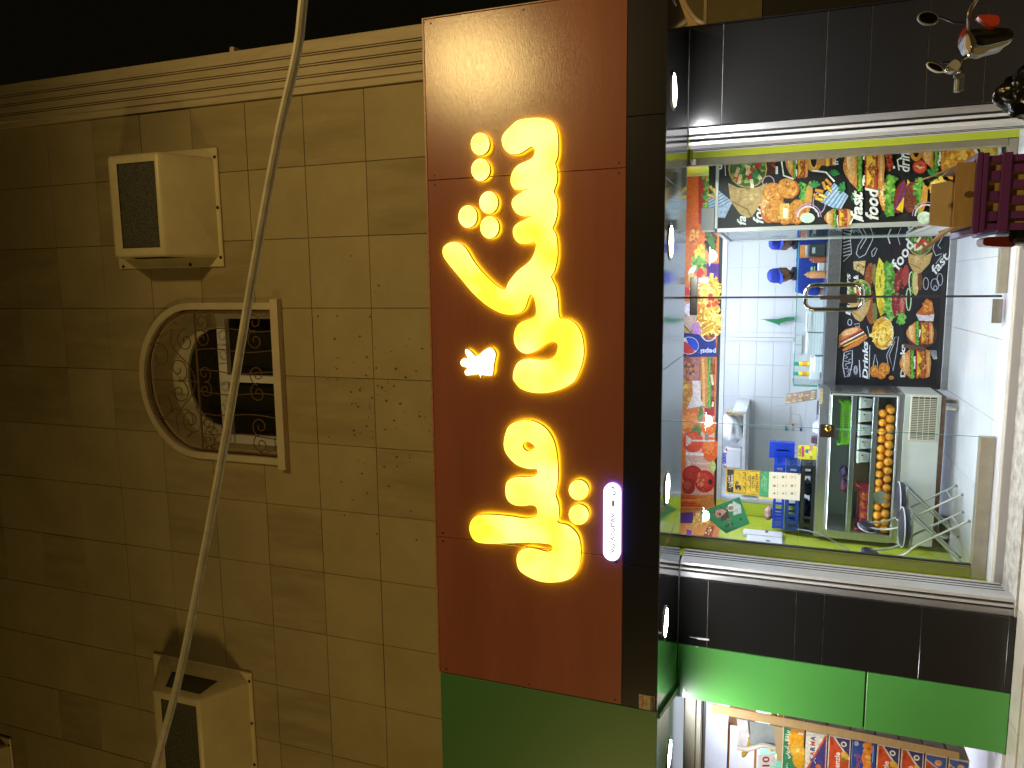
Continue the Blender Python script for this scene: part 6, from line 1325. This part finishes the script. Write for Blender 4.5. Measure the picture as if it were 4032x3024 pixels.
f2 = [Vector((b-.002, p+.004, zt-.012)), Vector((b-.002, q_-.12, zt-.012)), Vector((b-.035, q_-.14, zt+.10)), Vector((b-.04, p+.05, zt+.075))]
MB().prism(f2, (.004, 0, .001)).build('flap', M_cardl, cbx)
MB().prism([Vector((a+.02, q_-.003, zt-.05)), Vector((b-.02, q_-.003, zt-.05)), Vector((b-.03, q_+.01, zt+.02)), Vector((a+.03, q_+.01, zt+.02))], (0, .004, 0)).build('flap', M_cardl, cbx)
MB().add([((a+b)/2+.012*math.cos(t), p-.0008, zt-.045+.016*math.sin(t)) for t in [6.283*i/9 for i in range(9)]], [tuple(range(9))]).build('printed_mark', mat('brown_ink', (.12, .07, .03), .8), cbx)
# ================================================================ FRUIT SHOP at the left edge
LX = -3.27
structure(MB().box(-6.5, LX+.004, 2.4, 2.6, 0, 2.7).build('fruit_shop_back_wall', M_white))
structure(MB().box(LX, LX+.2, .26, 2.4, 0, 2.6).build('fruit_shop_side_wall', M_white))
structure(MB().box(-6.5, LX, .0, 2.4, -.2, .02).build('fruit_shop_floor', M_ftile))
structure(MB().box(-6.5, LX, 1.2, 2.4, 2.45, 2.5).build('fruit_shop_ceiling', M_white))
t = thing('ceiling_light', 'white tube light on the fruit shop ceiling', 'ceiling light', (-4.1, 1.3, 2.44)); MB().bbox(-4.9, -3.5, 1.25, 1.55, 2.42, 2.449, .004).build('housing', M_white, t); MB().box(-4.88, -3.52, 1.27, 1.53, 2.412, 2.419).build('diffuser', M_led2, t)
hd_ = thing('shutter_housing', 'grey metal shutter housing edge over the fruit shop opening', 'shutter housing', (-3.9, .12, 2.1))
MB().bbox(-6, LX+.01, .05, .25, 2.10, 2.2, .01).bbox(-6, LX+.01, .02, .06, 2.06, 2.098, .004).build('housing', mat('dull_metal', (.22, .21, .17), .45, .6), hd_); MB().box(-6, LX, .06, .10, 2.03, 2.058).build('dark_strip', M_black, hd_)
k8 = 520/2035; FY = .10
def fz(x, y=1300): return onY(2780+x*k8, 2600+y*k8, FY).z
cs = thing('cardboard_strip', 'brown cardboard pieces taped down the edge of the green panel', 'cardboard strip', (-3.3, .06, 1))
P = lambda pts, c=.045: [onY(2780+x*k8, 2600+y*k8, c) for x, y in pts]
MB().prism(P([(95, 672), (690, 786), (686, 918), (90, 810)]), (0, .006, 0)).build('sheet', M_card, cs)
MB().prism(P([(693, 788), (2050, 1046), (2050, 1176), (690, 920)]), (0, .006, 0)).build('sheet', M_card, cs)
MB().prism(P([(2053, 1047), (3900, 1420), (3900, 1530), (2053, 1177)]), (0, .006, 0)).build('sheet', M_card, cs)
dirs = []
def carton(x0, x1, label, kind, yr, wide=.40):
    """a carton face between picture lines x0..x1 (units of the enlarged crop), right edge at yr"""
    pr = onY(2780+(x0+x1)/2*k8, 2600+yr*k8, FY); z1, z0 = fz(x0, yr+150), fz(x1, yr+150); xr = pr.x; xl = xr-wide
    t = thing('fruit_carton', label, 'carton', ((xl+xr)/2, FY+.15, z0), 'fruit cartons stacked at the shop edge')
    MB().bbox(xl, xr, FY, FY+.30, z0+.002, z1-.002, .003).build('carton', mat('carton_side', (.42, .33, .22), .7), t)
    w, h = xr-xl, z1-z0
    A = Art(lambda u, v: Vector((xl+u*w, FY-.0005, z0+v*h)))       # u to the right, v up
    def txt(s, u, v, size, col, length=None, bold=.02, shear=0):
        vs, ts, (a0, a1, b0, b1) = text_tris(s, bold, shear); kk = (length/(a1-a0)) if length else size*h/w
        A.tris([(u+(gx-a0)*kk, v+gy*size) for gx, gy in vs], ts, col)
    if kind == 'orange':
        A.poly([(0.01, .03), (.99, .03), (.99, .97), (.01, .97)], (46, 122, 84)); A.poly([(.3, .03), (.99, .03), (.99, .62), (.75, .80), (.45, .6)], (214, 150, 40))
        A.ell(.78, .40, .15, .33, (226, 160, 40)); A.ell(.55, .30, .16, .36, (222, 170, 60)); A.ell(.55, .30, .13, .30, (236, 186, 70)); A.ell(.55, .3, .04, .09, (244, 214, 130)); A.ell(.36, .22, .16, .3, (214, 160, 40))
        txt(arabic('أفريقي'), .36, .70, .22, (230, 236, 220), .26); txt(arabic('برتقال'), .66, .72, .25, (230, 236, 220), .28); txt(arabic('ر دول'), .10, .74, .14, (210, 226, 210), .16)
        A.poly([(.90, .20), (.94, .20), (.94, .30), (.90, .30)], W_); A.poly([(.90, .08), (.94, .08), (.94, .16), (.90, .16)], W_)
    elif kind == 'karma':
        A.poly([(.01, .02), (.99, .02), (.99, .98), (.01, .98)], (222, 220, 212)); A.poly([(.05, .05), (.97, .05), (.97, .12), (.20, .93), (.05, .95)], (206, 90, 60)); A.poly([(.07, .08), (.92, .08), (.20, .84), (.07, .88)], (66, 60, 130))
        for i, (ch, c) in enumerate(zip('KARMA', ((50, 60, 130), (206, 90, 60), (50, 60, 130), (206, 90, 60), (50, 60, 130)))): txt(ch, .40+i*.105, .56, .30, c, .088, .04)
        A.ell(.30, .36, .055, .13, (226, 120, 60)); A.stroke([(.13, .28), (.2, .18), (.25, .3)], .02, W_); A.stroke([(.36, .48), (.42, .58), (.47, .5)], .02, W_); A.ell(.62, .42, .025, .06, (110, 90, 80))
    elif kind == 'kenzie':
        A.poly([(.01, .02), (.99, .02), (.99, .98), (.01, .98)], (226, 220, 210)); A.poly([(.05, .06), (.55, .06), (.97, .80), (.97, .94), (.05, .94)], (206, 78, 44)); A.poly([(.62, .06), (.97, .06), (.97, .70), (.82, .45)], (66, 58, 120))
        txt('kenzie', .28, .46, .34, (236, 226, 216), .40, .03); A.ell(.62, .24, .07, .17, (226, 170, 50)); A.ell(.66, .28, .055, .13, (236, 190, 80)); A.ell(.54, .3, .05, .1, (140, 130, 50)); A.ell(.86, .32, .055, .13, W_); A.ell(.86, .32, .03, .07, (70, 80, 70)); A.poly([(.80, .78), (.90, .78), (.90, .90), (.80, .90)], (180, 60, 40)); A.poly([(.05, .06), (.20, .06), (.24, .3), (.05, .42)], (226, 220, 210)); txt('F', .09, .14, .2, (206, 78, 44), .05, .05); A.ell(.30, .3, .02, .05, (120, 60, 40))
    elif kind == 'farha':
        A.poly([(.01, .02), (.99, .02), (.99, .98), (.01, .98)], (44, 74, 160)); P_ = [(.2+.8*i/12, .36+.10*math.sin(i*1.1)) for i in range(13)]; A.stroke(P_, .26, (226, 130, 50))
        for i in range(7): A.ell(.22+i*.115, .36+.08*math.sin(i*1.4), .055, .13, rnd.choice([(236, 150, 60), (222, 120, 40), (240, 176, 90)]))
        txt(arabic('فرحة'), .34, .66, .3, (222, 120, 130), .38, .05); txt(arabic('فرحة'), .345, .665, .29, (80, 50, 110), .37, .01); A.ell(.92, .82, .05, .1, (170, 190, 220)); A.stroke([(.6, .12), (.95, .12)], .04, (140, 170, 210))
    else:
        A.poly([(.01, .02), (.99, .02), (.99, .98), (.01, .98)], (216, 208, 200)); A.poly([(.04, .06), (.62, .06), (.86, .94), (.04, .94)], (196, 80, 54)); A.poly([(.66, .06), (.96, .06), (.96, .94), (.88, .94)], (70, 96, 170)); A.ell(.84, .4, .06, .16, (226, 160, 110)); txt('S', .4, .3, .5, (230, 214, 200), .14, .04)
    A.build('carton_print', t)
    return t
carton(1185, 1520, 'green and orange carton printed with cut oranges, topmost of the left stack', 'orange', 1052)
carton(1530, 1872, 'white and blue KARMA carton under the orange one', 'karma', 1112)
carton(1880, 2235, 'orange and navy kenzie carton between the KARMA and the blue farha carton', 'kenzie', 1175)
carton(2243, 2620, 'blue carton with an orange wave and pink Arabic name', 'farha', 1240)
carton(2628, 2990, 'orange and navy kenzie carton just below the blue carton', 'kenzie', 1310)
carton(2998, 3360, 'lowest of the kenzie cartons in the stack', 'kenzie', 1380)
carton(3368, 3720, 'orange and blue carton with a peach, near the bottom of the stack', 'peach', 1450)
carton(3728, 4060, 'pale red carton at the bottom of the stack', 'peach', 1520)
# fruit crates and price card in the lit shop behind
M_mango = mat('yellow_fruit', (.70, .52, .10), .4, var=.25, vscale=14); M_wood = mat('orange_wood', (.50, .22, .07), .6)
gc = thing('fruit_display', 'green slanted fruit display with yellow and pink fruit behind the price card', 'fruit display', (-4.0, .9, 1.3))
MB().prism([(-3.62, .50, 1.12), (-4.6, .50, 1.12), (-4.6, 1.05, 1.62), (-3.62, 1.05, 1.62)], (0, .03, -.06)).build('tray', mat('green_tray', (.05, .22, .09), .5), gc)
MB().prism([(-3.72, .52, 1.66), (-3.72, 1.1, 1.66), (-3.72, 1.1, 1.88), (-3.72, .52, 1.88)], (-.02, 0, 0)).box(-4.6, -3.74, .50, .52, 1.86, 1.88).box(-4.6, -3.74, .50, .52, 1.64, 1.66).build('upper_frame', M_wood, gc)
fm = None
for i in range(9):
    for k in range(6):
        x = -3.68-i*.058+(k % 2)*.028; y = .53+k*.075; z = 1.15+k*.068+.03
        if fm is None: o = MB().ball((0, 0, 0), .033, 10, 8, sx=1.15).build('mango', M_mango, None, smooth=True, world=False); fm = o.data
        else: o = bpy.data.objects.new('mango', fm); COL.objects.link(o)
        o.location = (x, y, z); o.rotation_euler = (rnd.uniform(-1, 1), rnd.uniform(-1, 1), rnd.uniform(0, 3)); tag(o, 'small yellow fruit heaped on the slanted green tray', 'fruit', 'yellow fruit on the green tray')
o = MB().bbox(-3.80, -3.72, .56, .95, 1.30, 1.42, .03, 2).build('pink_packs', mat('pink_packs', (.75, .28, .20), .35, var=.2, vscale=20)); tag(o, 'row of salmon-pink packs among the yellow fruit', 'packs')
for i in range(6):
    o = bpy.data.objects.new('banana_hand', fm); COL.objects.link(o); o.location = (-3.80-i*.06, .62+(i % 3)*.1, 1.73); o.scale = (2.4, .8, 1.0); o.rotation_euler = (0, .3, rnd.uniform(-1, 1)); tag(o, 'bunch of bananas in the wooden upper tray', 'bananas', 'banana bunches in the upper tray')
sc_ = thing('hanging_scale', 'translucent plastic sheet and white bags hung above the fruit display', 'plastic sheet', (-3.5, .4, 1.8))
MB().prism(P([(470, 900), (640, 930), (660, 1130), (620, 1345), (480, 1330), (500, 1100)], .40), (0, .01, 0)).build('bags', mat('bag_white', (.68, .68, .72), .4, var=.2, vscale=16), sc_)
MB().prism(P([(640, 935), (1045, 1010), (1075, 1350), (840, 1310), (690, 1345), (665, 1150)], .42), (0, .01, 0)).build('sheet', mat('grey_plastic_sheet', (.36, .42, .44), .25, var=.25, vscale=4), sc_)
MB().tube(smooth_line([tuple(p) for p in P([(475, 1345), (640, 1370), (760, 1340), (900, 1310), (1075, 1360)], .38)], 5), .02, 8).build('edge_roll', mat('cream_roll', (.66, .6, .52), .5), sc_, smooth=True)
pcd = thing('price_card', 'white price card with a large red 10 before the yellow fruit', 'price card', (-3.75, .45, 1.4))
MB().prism(P([(800, 1470), (1062, 1425), (1066, 1620), (930, 1640), (960, 1760), (810, 1760)], .44), (0, .004, 0)).build('card', mat('paper_white', (.72, .72, .72), .6), pcd)
A = Art(lambda x, y: onY(2780+x*k8, 2600+y*k8, .4395)); A.text('10', 975, 1640, 150, (176, 36, 60), bold=.03, length=160); A.text(arabic('ريال'), 1045, 1600, 50, (190, 180, 190), length=110); A.build('card_print', pcd)
gcn = MB().prism(P([(1050, 1015), (1180, 1035), (1180, 1560), (1095, 1540), (1070, 1350)], .30), (0, .02, 0)).build('plain_carton', mat('kraft', (.4, .3, .17), .7)); tag(gcn, 'plain brown carton side standing behind the topmost printed carton', 'carton')
